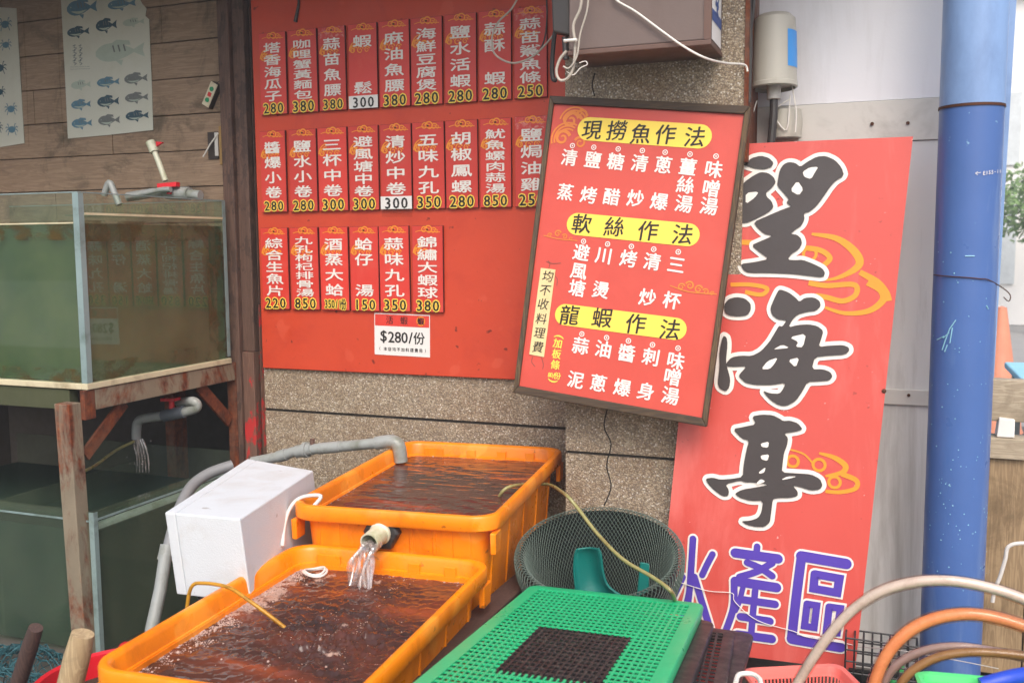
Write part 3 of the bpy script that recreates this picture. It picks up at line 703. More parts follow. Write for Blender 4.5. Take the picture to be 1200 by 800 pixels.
for txt, zf, P in (
  ('清鹽糖清蔥薑味', za, [(245, 308), (345, 318), (443, 325), (545, 332), (645, 340), (750, 348), (860, 358)]),
  ('絲噌', za, [(740, 425), (850, 440)]), ('蒸烤醋炒爆湯湯', za, [(228, 455), (327, 468), (425, 475), (527, 482), (628, 495), (733, 505), (840, 515)]),
  ('避川烤清三', zb, [(283, 55), (375, 67), (475, 80), (572, 92), (670, 105)]), ('風塘燙炒杯', zb, [(273, 130), (266, 200), (362, 207), (553, 238), (652, 250)]),
  ('蒜油醬刺味', zb, [(280, 435), (373, 448), (468, 465), (567, 480), (668, 495)]), ('噌', zb, [(655, 562)]), ('泥蔥爆身湯', zb, [(260, 573), (352, 587), (450, 605), (546, 620), (646, 638)])):
    for ch, p in zip(txt, P): put(mb, FP, ch, FP.px(*zf(*p)), 21*mpp, .0008, .020, rot=tilt*.6)
for zf, P in ((za, [(258, 258), (349, 265), (453, 272), (556, 279), (653, 286), (759, 294), (870, 303)]), (zb, [(292, 10), (390, 21), (487, 31), (578, 42), (678, 53)]), (zb, [(285, 387), (386, 402), (475, 415), (573, 431), (677, 445)])):
    for p in P: c = FP.px(*zf(*p)); ringflat(mb, FP, c, 2.7*mpp, 1.1*mpp, .0008, 12); disc(mb, FP, c, 1.0*mpp, .0008, 8)
mb.build('lettering', M['white'], fb, face=n)
mb = MB()
for ch, p, sz in (('(', (192, 398), 13), ('加', (187, 425), 12), ('板', (182, 468), 12), ('條', (177, 512), 12), ('8', (152, 553), 8), ('0', (161, 554), 8), ('/', (170, 556), 9), ('份', (185, 558), 9), (')', (166, 578), 13)):
    put(mb, FP, ch, FP.px(*zb(*p)), sz*mpp*(1 if ch not in '()' else 1), .0008, .02, rot=(R(-95) if ch in '()' else tilt*.6), sx=.8 if ch in '80' else 1)
mb.build('yellow_lettering', M['yellow_ink'], fb, face=n)
mb = MB(); h = .0002
for zf, x, y, r, fl in ((za, 215, 225, 34, 1), (za, 290, 245, 26, -1), (za, 250, 150, 38, 1), (za, 300, 130, 26, -1), (za, 160, 640, 11, 1), (za, 195, 632, 15, 1), (za, 225, 645, 12, -1), (za, 250, 655, 8, 1),
                        (zb, 690, 195, 15, 1), (zb, 725, 190, 18, -1), (zb, 760, 205, 17, 1), (zb, 790, 215, 13, -1), (zb, 815, 222, 9, 1)):
    swirl(mb, FP, FP.px(*zf(x, y)), r/3.55*mpp, h, fl, wid=.42); h += .00002
for k in range(3): ringflat(mb, FP, FP.px(*za(235, 230)), (20+6*k)*mpp*.62, 2.2*mpp, h, 12, R(60), R(200)); h += .00002
for k in range(3): ringflat(mb, FP, FP.px(*za(265, 160)), (18+6*k)*mpp*.62, 2.0*mpp, h, 12, R(30), R(170)); h += .00002
for P in ([(135, 640), (200, 655), (280, 662)],): ribbon(mb, FP, [FP.px(*za(*q)) for q in P], 1.0*mpp, h); h += .00002
ribbon(mb, FP, [FP.px(*zb(*q)) for q in ((645, 190), (720, 215), (835, 225))], 1.2*mpp, h)
mb.build('cloud_ornament', M['gold_ink'], fb, face=n)
# taped paper strip on the board
sp_ = thing('paper_strip', FP.at(*FP.px(*zb(100, 470)), 0), 'yellowed handwritten paper strip reading 均不收料理費 taped on the framed board', 'paper strip')
Q = [FP.px(*zb(*q)) for q in ((118, 118), (178, 125), (131, 481), (71, 470))]
MB().hexa([FP.at(*q, .0006) for q in Q[::-1]], [FP.at(*q, .0016) for q in Q[::-1]]).build('paper', M['strip'], sp_)
mb = MB()
for ch, p in zip('均不收料理費', ((148, 152), (137, 208), (128, 265), (121, 325), (114, 382), (107, 440))): put(mb, FP, ch, FP.px(*zb(*p)), 14.5*mpp, .0022, .006, shear=.14, rot=-R(5))
mb.build('lettering', M['black_ink'], sp_, face=n)
mb = MB()
for P in ([(140, 92), (165, 100), (200, 98)], [(150, 120), (155, 100), (147, 88)], [(176, 150), (185, 165), (183, 190)], [(85, 480), (80, 500), (95, 520)], [(120, 483), (128, 510), (125, 530)]): ribbon(mb, FP, [FP.px(*zb(*q)) for q in P], .0016, .0005)
mb.build('dried_tape', M['box_under'], sp_, face=n)

# ================================================================== TALL RED SIGNBOARD
so_ = aty(1003, 785, -.42); st_ = aty(1070, 160, -.26)
sn = Vector((0, -1, 0)); dz = st_.z-so_.z; sn = Vector((0, -1, (st_.y-so_.y)/dz)).normalized()
SP = Plane(so_, (1, 0, 0), Vector((0, (st_.y-so_.y)/dz, 1)))
SC = [SP.px(*q) for q in ((769, 756), (1002, 785), (1070, 160), (858, 156))]
# keep the left edge parallel to the right one
SC[3] = (SC[0][0]+(SC[2][0]-SC[1][0])*.98, SC[2][1]+.0)
sg = thing('tall_signboard', so_, 'tall red signboard with big black brush characters 望海亭 and purple 水產區', 'signboard')
MB().hexa([SP.at(*q, -.014) for q in SC], [SP.at(*q, -.001) for q in SC]).build('panel', M['signred'], sg)
z1 = lambda x, y: SP.px(830+x/4.704, 170+y/4.704)
z2_ = lambda x, y: SP.px(820+x/4.704, 325+y/4.704)
z3 = lambda x, y: SP.px(810+x/4.704, 470+y/4.704)
z4 = lambda x, y: SP.px(770+x/4.444, 610+y/4.444)
spp = 1/(FPX/((aty(920, 450, -.35)-CAM).dot(fw)))
def chaikin(P):
    out = []
    for i in range(len(P)):
        a, b = Vector((*P[i], 0)), Vector((*P[(i+1) % len(P)], 0)); out += [tuple((a*.8+b*.2)[:2]), tuple((a*.2+b*.8)[:2])]
    return out
GLY = [
 (z1, [(215, 100), (235, 75), (290, 60), (335, 72), (362, 100), (350, 122), (310, 135), (260, 130), (222, 118), (190, 110)]),
 (z1, [(200, 205), (250, 170), (290, 150), (330, 155), (362, 178), (374, 208), (350, 240), (320, 262), (322, 285), (350, 310), (362, 345), (330, 375), (250, 415), (205, 432), (165, 425), (150, 380), (165, 300), (180, 240)]),
 (z1, [(380, 225), (385, 190), (395, 140), (415, 108), (445, 95), (480, 100), (508, 122), (545, 95), (600, 65), (650, 62), (700, 85), (735, 125), (750, 170), (700, 200), (670, 235), (640, 280), (600, 335), (560, 368), (527, 378), (532, 410), (515, 445), (480, 468), (455, 490), (490, 495), (512, 515), (518, 545), (500, 575), (460, 600), (438, 632), (480, 635), (520, 632), (580, 655), (630, 680), (645, 705), (635, 730), (560, 722), (460, 710), (340, 705), (225, 705), (195, 690), (178, 655), (260, 645), (335, 628), (290, 595), (238, 553), (290, 530), (348, 505), (345, 497), (310, 490), (275, 460), (250, 425), (330, 390), (420, 352), (460, 340), (430, 320), (445, 300), (420, 270)]),
 (z2_, [(160, 120), (200, 108), (250, 115), (282, 145), (283, 180), (262, 210), (210, 215), (165, 210), (140, 195), (135, 150)]),
 (z2_, [(130, 320), (150, 330), (155, 370), (145, 470), (160, 520), (170, 560), (165, 605), (145, 628), (110, 610), (100, 580), (110, 500), (110, 400)]),
 (z2_, [(432, 75), (445, 66), (490, 82), (530, 112), (550, 135), (580, 112), (630, 110), (662, 130), (668, 160), (640, 185), (590, 190), (540, 205), (510, 235), (490, 275), (540, 262), (600, 258), (650, 268), (683, 295), (670, 340), (655, 382), (720, 375), (790, 372), (822, 385), (825, 405), (800, 425), (720, 430), (635, 438), (618, 505), (680, 505), (720, 520), (733, 545), (715, 568), (660, 572), (595, 575), (565, 630), (530, 680), (480, 708), (440, 705), (390, 675), (345, 622), (390, 638), (440, 640), (460, 615), (475, 580), (400, 592), (310, 592), (255, 582), (220, 550), (218, 535), (262, 488), (200, 492), (150, 490), (145, 475), (175, 440), (225, 430), (290, 432), (340, 405), (385, 355), (415, 305), (438, 265), (455, 272), (482, 236), (430, 232), (398, 205), (390, 170), (408, 125)]),
 (z3, [(335, 82), (390, 72), (450, 75), (490, 95), (508, 108), (545, 105), (590, 120), (617, 155), (570, 168), (512, 175), (535, 200), (530, 240), (512, 285), (505, 340), (500, 390), (580, 395), (660, 400), (710, 425), (725, 460), (710, 485), (660, 490), (600, 470), (560, 462), (588, 495), (588, 520), (550, 530), (460, 532), (450, 545), (440, 620), (435, 665), (405, 690), (360, 690), (310, 680), (275, 658), (330, 655), (370, 640), (388, 610), (398, 545), (330, 548), (270, 530), (240, 508), (280, 485), (370, 470), (430, 458), (340, 445), (300, 445), (270, 435), (190, 455), (210, 490), (205, 520), (175, 522), (130, 490), (95, 455), (80, 425), (120, 418), (160, 430), (230, 425), (285, 415), (290, 350), (305, 270), (320, 215), (280, 205), (230, 152), (290, 140), (360, 125)])]
HOLES = [(z1, [(208, 265), (280, 258), (260, 290), (207, 328)]), (z1, [(520, 150), (560, 125), (608, 122), (590, 150), (568, 190), (530, 178)]), (z1, [(492, 198), (525, 245), (500, 280), (452, 252)]),
 (z2_, [(495, 330), (588, 308), (570, 385), (530, 382), (545, 355)]), (z2_, [(410, 395), (455, 370), (498, 388), (420, 395)]), (z2_, [(340, 505), (375, 460), (432, 440), (410, 480), (385, 505)]), (z2_, [(487, 455), (550, 440), (530, 497)]),
 (z3, [(383, 232), (430, 220), (425, 255), (390, 250)]), (z3, [(383, 297), (432, 290), (422, 328), (388, 318)]), (z3, [(372, 390), (412, 360), (405, 390), (380, 398)]), (z3, [(495, 432), (530, 412), (585, 412), (540, 425)]), (z3, [(360, 450), (385, 425), (412, 440), (365, 460)])]
# swirling clouds, printed under the characters
mb = MB(); h = .0003
for zf, P, w0 in ((z1, [(570, 490), (700, 512), (790, 570), (835, 640), (800, 690), (700, 735), (600, 745)], lambda t: (3+6*math.sin(math.pi*min(t*1.15, 1)))*spp), (z1, [(835, 700), (930, 755), (975, 815), (985, 860)], lambda t: (6+5*t)*spp),
                  (z2_, [(930, 20), (1000, 65), (1010, 125), (930, 185), (800, 197), (690, 165)], lambda t: (11-8*t)*spp), (z2_, [(600, 30), (700, 45), (850, 40), (860, 95), (790, 130), (700, 110), (640, 100)], lambda t: 6*spp), (z1, [(150, 535), (280, 540), (420, 560), (600, 575), (670, 620), (640, 660)], lambda t: 6*spp),
                  (z2_, [(170, 40), (280, 40), (370, 60), (340, 95), (250, 80)], lambda t: 5*spp),
                  (z3, [(705, 285), (790, 310), (850, 355), (830, 392), (740, 412)], lambda t: (2.5+4*math.sin(math.pi*t))*spp), (z3, [(830, 400), (910, 435), (905, 480), (820, 500), (740, 495)], lambda t: (6-2*t)*spp), (z3, [(545, 265), (620, 290), (670, 340)], lambda t: 2*spp)):
    ribbon(mb, SP, [zf(*q) for q in P], w0, h); h += .00005
for zf, c, r in ((z3, (560, 330), 8), (z3, (705, 350), 8.5), (z3, (790, 445), 8), (z1, (560, 600), 9)):
    ringflat(mb, SP, zf(*c), r*spp*.8, 3.4*spp, h); h += .00005
mb.build('cloud_ornament', M['orange_ink'], sg, face=sn)
for zc_h in (z1, z2_, z3):
    mw, mk_, mh = MB(), MB(), MB(); h = .0012
    for zf, P in GLY:
        if zf is not zc_h: continue
        Q = chaikin([zf(*q) for q in P]); L = len(Q)
        for i in range(L):
            ribbon(mw, SP, [Q[i], Q[(i+1) % L]], 9.6*spp, h, smooth=False); disc(mw, SP, Q[i], 4.8*spp, h+.000002, 10); h += .000003
        mk_.poly([SP.at(*q, .0052) for q in Q])
    for zf, P in HOLES:
        if zf is zc_h: mh.poly([SP.at(*q, .0060) for q in chaikin([zf(*q) for q in P])])
    bl_o = mk_.build('brush_character', M['sign_black'], sg, face=sn)
    mw.build('white_outline', M['white'], bl_o, face=sn); mh.build('white_counter', M['white'], bl_o, face=sn)
STR = [
 ([(188, 92), (180, 220), (172, 340), (160, 440)], 36), ([(195, 290), (228, 400), (268, 530), (285, 600)], 38), ([(290, 172), (262, 225), (236, 280)], 34), ([(135, 290), (105, 355), (70, 430)], 34), ([(175, 330), (155, 420), (130, 520)], 30),
 ([(522, 132), (518, 170)], 34), ([(408, 165), (630, 196)], 50), ([(470, 215), (540, 245), (600, 285)], 36), ([(600, 218), (520, 262), (430, 290)], 36), ([(408, 312), (622, 345)], 50), ([(402, 315), (398, 450), (355, 580)], 36), ([(448, 345), (428, 420), (408, 465)], 28),
 ([(512, 360), (500, 480), (490, 600)], 34), ([(445, 408), (615, 432)], 40), ([(435, 496), (588, 520)], 40), ([(420, 588), (598, 612)], 44),
 ([(752, 182), (985, 222)], 54), ([(752, 190), (725, 400), (702, 605)], 48), ([(702, 612), (955, 655)], 52),
 ([(822, 275), (950, 298), (938, 372), (815, 350), (822, 275)], 42), ([(782, 430), (832, 438), (818, 553), (768, 545), (782, 430)], 36), ([(897, 445), (955, 453), (938, 580), (882, 572), (897, 445)], 36)]
for lo_, hi_ in ((0, 5), (5, 16), (16, 22)):
    mw, mk_ = MB(), MB(); h = .0012
    for P, wd in STR[lo_:hi_]:
        Q = [z4(*q) for q in P]; sm = len(P) > 2 and P[0] != P[-1]
        for mm, ww, hh in ((mw, wd+20, h), (mk_, wd, h+.002)):
            ribbon(mm, SP, Q, ww/4.444*spp, hh, smooth=sm)
            for k, q in enumerate(Q): disc(mm, SP, q, ww/2/4.444*spp, hh+.000012+.000001*k, 14)
        h += .00003
    pu_o = mk_.build('purple_character', M['purple'], sg, face=sn); mw.build('white_outline', M['white'], pu_o, face=sn)
p = SP.at(*SP.px(1036, 458), 0); MB().lathe(p, [(.0001, .003), (.006, .002), (.007, 0)], 10, axis=sn).build('screw', M['nail'], sg)
wr = MB().tube([SP.at(*SP.px(*q), .006+.004*(i % 2)) for i, q in enumerate(((796, 681), (830, 691), (858, 694), (862, 704), (888, 726), (930, 738), (945, 745), (990, 752), (1010, 757)))]+[aty(1050, 761, -.62), aty(1120, 773, -.7), aty(1170, 783, -.75)], .0013, 6, smooth=5)
tag(wr.build('thin_wire', M['cable_white']), 'thin pale wire strung across the bottom of the tall signboard', 'wire')

# ================================================================== ELECTRIC BOX, CABLES AND CANISTER AT THE TOP
yb = -.52
a = aty(674, 66, yb); b = aty(832, 52, yb); zbx = (a.z+b.z)/2
eb = thing('electric_box', ((a.x+b.x)/2, yb, zbx), 'brown electric box fixed high on the pier, seen from below', 'electric box')
MB().box(a.x-.02, yb, zbx+.016, b.x, PY-.001, zbx+.55).build('box_body', M['box_brown'], eb, bevel=.004)
MB().box(a.x-.024, yb-.004, zbx, b.x+.004, PY-.001, zbx+.0155).build('bottom_plate', M['box_under'], eb, bevel=.003)
mb = MB(); mb.box(b.x-.018, yb-.004, zbx+.016, b.x+.004, yb-.0003, zbx+.55); mb.build('corner_trim', M['box_under'], eb)
lx = b.x+.002
lb = thing('company_sticker', (lx, -.42, zbx), 'white security sticker with blue letters on the side of the brown electric box', 'sticker')
LPl = Plane((lx, yb+.012, zbx+.02), (0, 1, 0), (0, 0, 1))
MB().quad(LPl.at(0, 0, .0008), LPl.at(.17, 0, .0008), LPl.at(.17, .3, .0008), LPl.at(0, .3, .0008)).build('sticker_sheet', M['paper'], lb, face=(1, 0, 0))
mb = MB()
for i, ch in enumerate('SECOM'): put(mb, LPl, ch, (.085, .235-.034*i), .085, .002, .03, rot=R(-90), sx=.62)
mb.quad(LPl.at(0, .055, .002), LPl.at(.17, .055, .002), LPl.at(.17, .088, .002), LPl.at(0, .088, .002)); mb.build('blue_lettering', M['deepblue'], lb, face=(1, 0, 0))
mb = MB(); disc(mb, LPl, (.085, .283), .022, .002, 14, .016); mb.build('red_emblem', M['label_red'], lb, face=(1, 0, 0))
tag(MB().tube([aty(*q, yb-.015) for q in ((716, -14), (722, 0), (745, 14), (772, 34), (800, 54), (826, 68))]+[aty(850, 74, -.40), aty(872, 76, -.33), aty(876, 84, -.325)], .0034, 8, smooth=6).build('power_cable', M['cable_white']), 'white cord drooping diagonally across the brown electric box', 'cord')
tag(MB().tube([aty(*q, -.56) for q in ((683, -14), (680, 10), (672, 30), (674, 52), (672, 78), (665, 92), (656, 94), (652, 84), (656, 70), (664, 60))], .0046, 10, smooth=6).build('looped_cable', M['cable']), 'grey cable hanging in a loop at the left end of the electric box', 'cable')
tag(MB().tube([aty(*q, -.57) for q in ((690, -14), (688, 12), (680, 40), (676, 66), (667, 80), (660, 78))], .003, 8, smooth=6).build('thin_cable', M['cable']), 'thinner grey cable beside the looped cable at the electric box', 'cable')
tag(MB().tube([aty(*q, -.56) for q in ((664, 84), (672, 88), (680, 80), (688, 76), (686, 72), (679, 74))], .0016, 6, smooth=6).build('loose_wire', M['cable_white']), 'short loose white wire end under the corner of the electric box', 'wire')
tag(MB().tube([aty(*q, -.20) for q in ((612, -14), (600, 10), (584, 26), (577, 42), (578, 60), (588, 70), (604, 74), (625, 66), (643, 48), (652, 36))], .0035, 8, smooth=6).build('wire_loop', M['cable']), 'thin pale wire looping over the rightmost cards of the top row', 'wire')
tag(MB().tube([aty(*q, -.16) for q in ((640, -14), (641, 20), (638, 46), (630, 62), (616, 70))], .003, 8, smooth=6).build('dark_wire', M['cable_dark']), 'thin dark wire curving down beside the last card of the top row', 'wire')
tag(MB().tube([aty(*q, -.34) for q in ((657, 8), (650, 40), (647, 75), (648, 92), (652, 94))], .008, 8, smooth=6).build('dark_cable', M['cable_dark']), 'thick dark cable hanging left of the grey looped cable', 'cable')
cl = thing('cable_clamp', aty(660, 38, -.48), 'black plastic cable clamp at the left corner of the electric box', 'clamp')
c0 = aty(658, 0, -.48); c1 = aty(662, 36, -.48)
MB().hexa([c1+Vector((-.035, -.02, -.005)), c1+Vector((.022, -.02, -.02)), c1+Vector((.022, .03, -.02)), c1+Vector((-.035, .03, -.005))], [c0+Vector((-.03, -.02, .08)), c0+Vector((.03, -.02, .08)), c0+Vector((.03, .03, .08)), c0+Vector((-.03, .03, .08))]).build('clamp_body', M['cable_dark'], cl, bevel=.006)
MB().tube([aty(661, 48, -.57), aty(676, 47, -.575)], .005, 8).build('cable_tie', M['cable_white'], cl)
MB().tube([c1+Vector((.0, 0, -.02)), c1+Vector((.004, .0, -.09))], .010, 10).build('plug', M['cable_dark'], cl)
# grey canister on the sheet wall
ca = thing('grey_canister', aty(905, 110, -.17), 'grey cylindrical canister with a blue label, hung open end down beside the pier', 'canister')
cb_, ct_ = aty(907, 100, -.17), aty(906, 23, -.17); ax = (ct_-cb_).normalized(); ax = (ax+Vector((.02, .05, 0))).normalized(); Hc = (ct_-cb_).length; rc = 26/FPX*(cb_-CAM).dot(fw)
shl = MB().lathe(cb_, [(rc*.94, -.012), (rc*1.03, -.008), (rc*1.03, .004), (rc, .006), (rc*.95, Hc*.7), (rc*.9, Hc), (rc*.7, Hc+.014), (.0001, Hc+.018)], 40, axis=ax).build('shell', M['canister'], ca, smooth=True)
MB().lathe(cb_, [(.0001, .0), (rc*.95, .001)], 32, axis=ax).build('underside', M['panel_strip'], ca)
mb = MB(); q = ax.to_track_quat('Z', 'Y'); rr = []
right = Vector((.92, -.38, 0)).normalized(); fwd = ax.cross(right).normalized()
for i in range(7):
    t = R(-26+9*i); d = right*math.cos(t)-fwd*math.sin(t)*(-1)
    rr.append([cb_+ax*(Hc*zz)+d*(rc*(1.008-.055*zz/.7)+.001) for zz in (.24, .45, .66, .80)])
mb.rings(rr, closed_u=False); mb.build('blue_label', M['label_blue'], shl, smooth=True)
MB().lathe(cb_, [(.022, .003), (.022, -.045), (.017, -.047)], 16, axis=ax, cap1=True).build('neck', M['panel_strip'], ca, smooth=True)
MB().tube([cb_-ax*.04, cb_-ax*.10, cb_-ax*.2+Vector((-.008, 0, 0))], .013, 10, smooth=3).build('black_lead', M['cable_dark'], ca)
mb = MB()
for P in ([(928, 100), (933, 130), (932, 155)], [(926, 112), (922, 152), (909, 140)], [(887, 118), (880, 140), (874, 158)], [(902, 138), (908, 128), (926, 116)]):
    mb.tube([aty(*q, -.16) for q in P], .0024, 6, smooth=4)
mb.build('thin_lead', M['cable_white'], ca)
tag(MB().lathe(aty(920, 162, -.10), [(.052, 0), (.055, .05), (.05, .09), (.03, .10), (.0001, .102)], 24, cap0=True).build('grey_lamp_base', M['canister'], smooth=True), 'round grey housing half hidden behind the top of the signboard under the canister', 'housing')
tag(MB().tube([aty(878, -14, -.28), aty(879, 60, -.28), aty(878, 92, -.28), aty(877, 120, -.28)], .0085, 8).tube([aty(884, -14, -.27), aty(882, 20, -.27), aty(877, 60, -.27), aty(877, 118, -.27)], .005, 8, smooth=3).build('black_conduit', M['cable_dark']), 'black conduit and wire running down the right edge of the pier', 'conduit')
tag(MB().box(px1+.001, PY-.006, 1.7, px1+.014, GY-.001, 3).build('rusty_edge_strip', M['rust']), 'narrow rust-stained strip along the right edge of the pier', 'metal strip')

# ================================================================== BLUE COLUMN AND THE STREET SIDE
bc = thing('blue_column', (.229, -.3, 0), 'thick blue painted steel column beside the tall signboard', 'column')
zs = aty(1140, 122, -.385).z
MB().lathe((.229, -.3, 0), [(.087, 0), (.087, zs-.003)], 48).build('lower_shaft', M['blue'], bc, smooth=True)
MB().lathe((.229, -.3, 0), [(.0895, zs-.004), (.0895, zs+.004)], 48).lathe((.229, -.3, 0), [(.084, zs), (.09, zs-.0035)], 48).build('seam_ring', M['nail'], bc, smooth=True)
MB().lathe((.229, -.3, 0), [(.0872, zs+.0045), (.0872, 3.0)], 48).build('upper_shaft', M['blue_pale'], bc, smooth=True)
MB().lathe((.229, -.3, 0), [(.15, 0), (.15, .02), (.09, .021)], 32).build('base_plate', M['rust'], bc)
def on_col(px, py):
    d = ray(px, py); o2 = CAM-Vector((.229, -.3, 0)); A = d.x**2+d.y**2; B = 2*(o2.x*d.x+o2.y*d.y); C2 = o2.x**2+o2.y**2-.0885**2
    t = (-B-math.sqrt(max(B*B-4*A*C2, 0)))/(2*A); return CAM+d*t
mb = MB()
cp0 = on_col(1143, 204); nn = (cp0-Vector((.229, -.3, cp0.z))).normalized(); cpl = Plane(cp0, Vector((0, 0, 1)).cross(nn), (0, 0, 1))
ribbon(mb, cpl, [(.002, .002), (.014, .004)], .0012, .002, smooth=False); ribbon(mb, cpl, [(.006, .007), (.0, .002), (.006, -.003)], .0012, .0022, smooth=False)
for i, ch in enumerate('E155-16'):
    c0 = on_col(1153+i*3.1, 203-.4*i); nn = (c0-Vector((.229, -.3, c0.z))).normalized(); pl2 = Plane(c0, Vector((0, 0, 1)).cross(nn), (0, 0, 1)); put(mb, pl2, ch, (0, 0), .015, .002, 0)
mb.build('stencil_lettering', M['white'], bc)
mb = MB()
for P in ([(1120, 375), (1113, 385), (1108, 398), (1104, 410)], [(1116, 384), (1113, 402)], [(1131, 300), (1142, 300)], [(1156, 358), (1158, 362)], [(1105, 396), (1112, 390)], [(1110, 404), (1107, 412)], [(1098, 398), (1106, 394)]):
    mb.tube([on_col(*q) for q in P], .0016, 5)
for k in range(90):
    q = on_col(rnd.uniform(1088, 1160), rnd.uniform(520, 700) if k % 3 else rnd.uniform(290, 520)); r = rnd.uniform(.0008, .0022); mb.lathe(q, [(.0001, .001), (r, .0)], 6, axis=(q-Vector((.229, -.3, q.z))))
mb.build('paint_chip', plain('paint_chip', lin(150, 206, 222), .6), bc)
tag(MB().tube([on_col(1095+i*9, 322+i*.8+.3*math.sin(i)) + (on_col(1095+i*9, 322)-Vector((.229, -.3, on_col(1095+i*9, 322).z))).normalized()*.0015 for i in range(8)]+[aty(1176, 338, -.30), aty(1184, 346, -.30), aty(1182, 353, -.30), aty(1176, 348, -.30)], .0016, 6, smooth=3).build('binding_wire', M['nail']), 'thin rusty wire tied round the blue column with a bent end', 'wire')
# slim blue post behind the column
p0, p1 = aty(1181, -60, .05), aty(1159, 470, .05)
qa, qb, qc, qd = aty(1160, -60, .05), aty(1195, -60, .05), aty(1165, 440, .05), aty(1135, 440, .05)
kz = qd.z/(qa.z-qd.z); ga, gb_ = qd+(qd-qa)*kz, qc+(qc-qb)*kz; E_ = Vector((0, .05, 0))
tag(MB().hexa([ga, gb_, gb_+E_, ga+E_], [qa, qb, qb+E_, qa+E_]).build('slim_blue_post', M['blue_pale'], bevel=.003), 'slim pale blue post just behind the thick blue column', 'post')
# weathered wooden counter
xw0 = .318
wc = thing('wooden_counter', (.7, .2, 0), 'weathered wooden counter front beside the blue column', 'counter')
za_, zb_, zc_, zd_ = aty(1180, 445, .0).z, aty(1180, 494, .0).z, aty(1180, 514, -.03).z, aty(1180, 538, -.03).z
MB().box(xw0+.02, .0, zb_, 1.3, .05, za_).build('top_board', M['old_wood'], wc, bevel=.004)
MB().box(xw0+.01, -.03, zd_, 1.3, .06, zc_).build('rail', M['old_wood'], wc, bevel=.003)
for i in range(7):
    x = xw0+.005+i*.145; MB().box(x, -.012+.004*(i % 2), .02, x+.14, .02, zd_-.003).build('plank', M['old_wood_v'], wc, bevel=.003)
MB().box(xw0+.03, .021, .0, 1.3, .05, zd_-.004).build('backing', M['black'], wc)
a, b = aty(1168, 513, -.02), aty(1190, 487, -.02)
tag(MB().hexa([(a.x, -.02, zc_+.002), (b.x, -.02, zc_+.002), (b.x, .045, zc_+.002), (a.x, .045, zc_+.002)], [(a.x+.005, -.018, b.z-.01), (b.x, -.018, b.z-.014), (b.x, .04, b.z-.014), (a.x+.005, .04, b.z-.01)]).build('paper_packet', M['paper'], bevel=.003), 'small white packet lying on the rail of the wooden counter', 'packet')
p = aty(1195, 640, -.5)
tag(MB().tube([aty(*q, -.2) for q in ((1163, 705), (1166, 690), (1172, 675), (1178, 655), (1182, 640), (1200, 636), (1230, 640))], .006, 8, smooth=5).build('white_tube', M['hose_white']), 'thin white tube hooked on the front of the wooden counter', 'tube')
# street behind
hs = thing('white_building', (4, 15, 0), 'bright white building far across the street', 'building')
MB().box(.6, 15, 0, 9.5, 18, 5.5).build('wall', M['house_white'], hs)
for x, z in ((1.2, 2.7), (2.7, 2.7), (4.2, 2.7), (1.2, .7), (4.2, .7)):
    MB().box(x, 14.96, z, x+.9, 14.995, z+1.2).build('window', M['window_dark'], hs)
MB().box(.5, 14.8, 5.5, 9.6, 18.1, 5.7).build('roof', M['panel_strip'], hs)
trx = aty(1192, 300, 13.4).x+.25
tr = thing('street_tree', (trx, 13.4, 0), 'small green roadside tree beside the far white building', 'tree')
MB().tube([(trx, 13.4, 0), (trx+.03, 13.4, .8), (trx-.02, 13.42, 1.5), (trx+.05, 13.4, 2.0)], lambda t: .09-.05*t, 8, smooth=4).build('trunk', M['bark'], tr)
mb = MB()
for k in range(1500):
    a = rnd.random()*6.283; u_ = rnd.uniform(-1, 1); rr_ = rnd.random()**.4
    p = Vector((trx+.75*rr_*math.sqrt(1-u_*u_)*math.cos(a), 13.4+.75*rr_*math.sqrt(1-u_*u_)*math.sin(a), 2.0+.6*rr_*u_+.1*math.sin(a*3)))
    d = Vector((rnd.gauss(0, 1), rnd.gauss(0, 1), rnd.gauss(0, 1))).normalized()*.06; e2 = d.orthogonal().normalized()*.03
    mb.quad(p-d, p+e2, p+d, p-e2)
mb.build('crown', M['leaf'], tr)
cn = thing('traffic_cone', (1.62, 3.1, 0), 'orange traffic cone standing in the street beyond the blue post', 'traffic cone')
cx = aty(1172, 400, 3.1).x
MB().lathe((cx, 3.1, .24), [(.15, .04), (.14, .06), (.03, .8), (.0001, .81)], 24).build('cone', M['cone_orange'], cn, smooth=True)
MB().box(cx-.2, 2.9, .24, cx+.2, 3.3, .28).build('cone_base', M['black_plastic'], cn)
MB().box(cx-.5, 2.6, -.01, cx+.7, 3.6, .24).build('kerb_block', M['street'], cn)
tb = thing('cloth_table', (1.2, 1.5, 0), 'table under a pale blue cloth beyond the wooden counter', 'table')
zt_ = aty(1180, 436, 1.2).z
MB().box(.55, 1.0, zt_-.03, 2.2, 1.6, zt_).build('table_top', M['tabletop'], tb, bevel=.008)
for x in (.6, 2.15):
    for y in (1.05, 1.55): MB().box(x-.02, y-.02, 0, x+.02, y+.02, zt_-.031).build('leg', M['pvc'], tb)

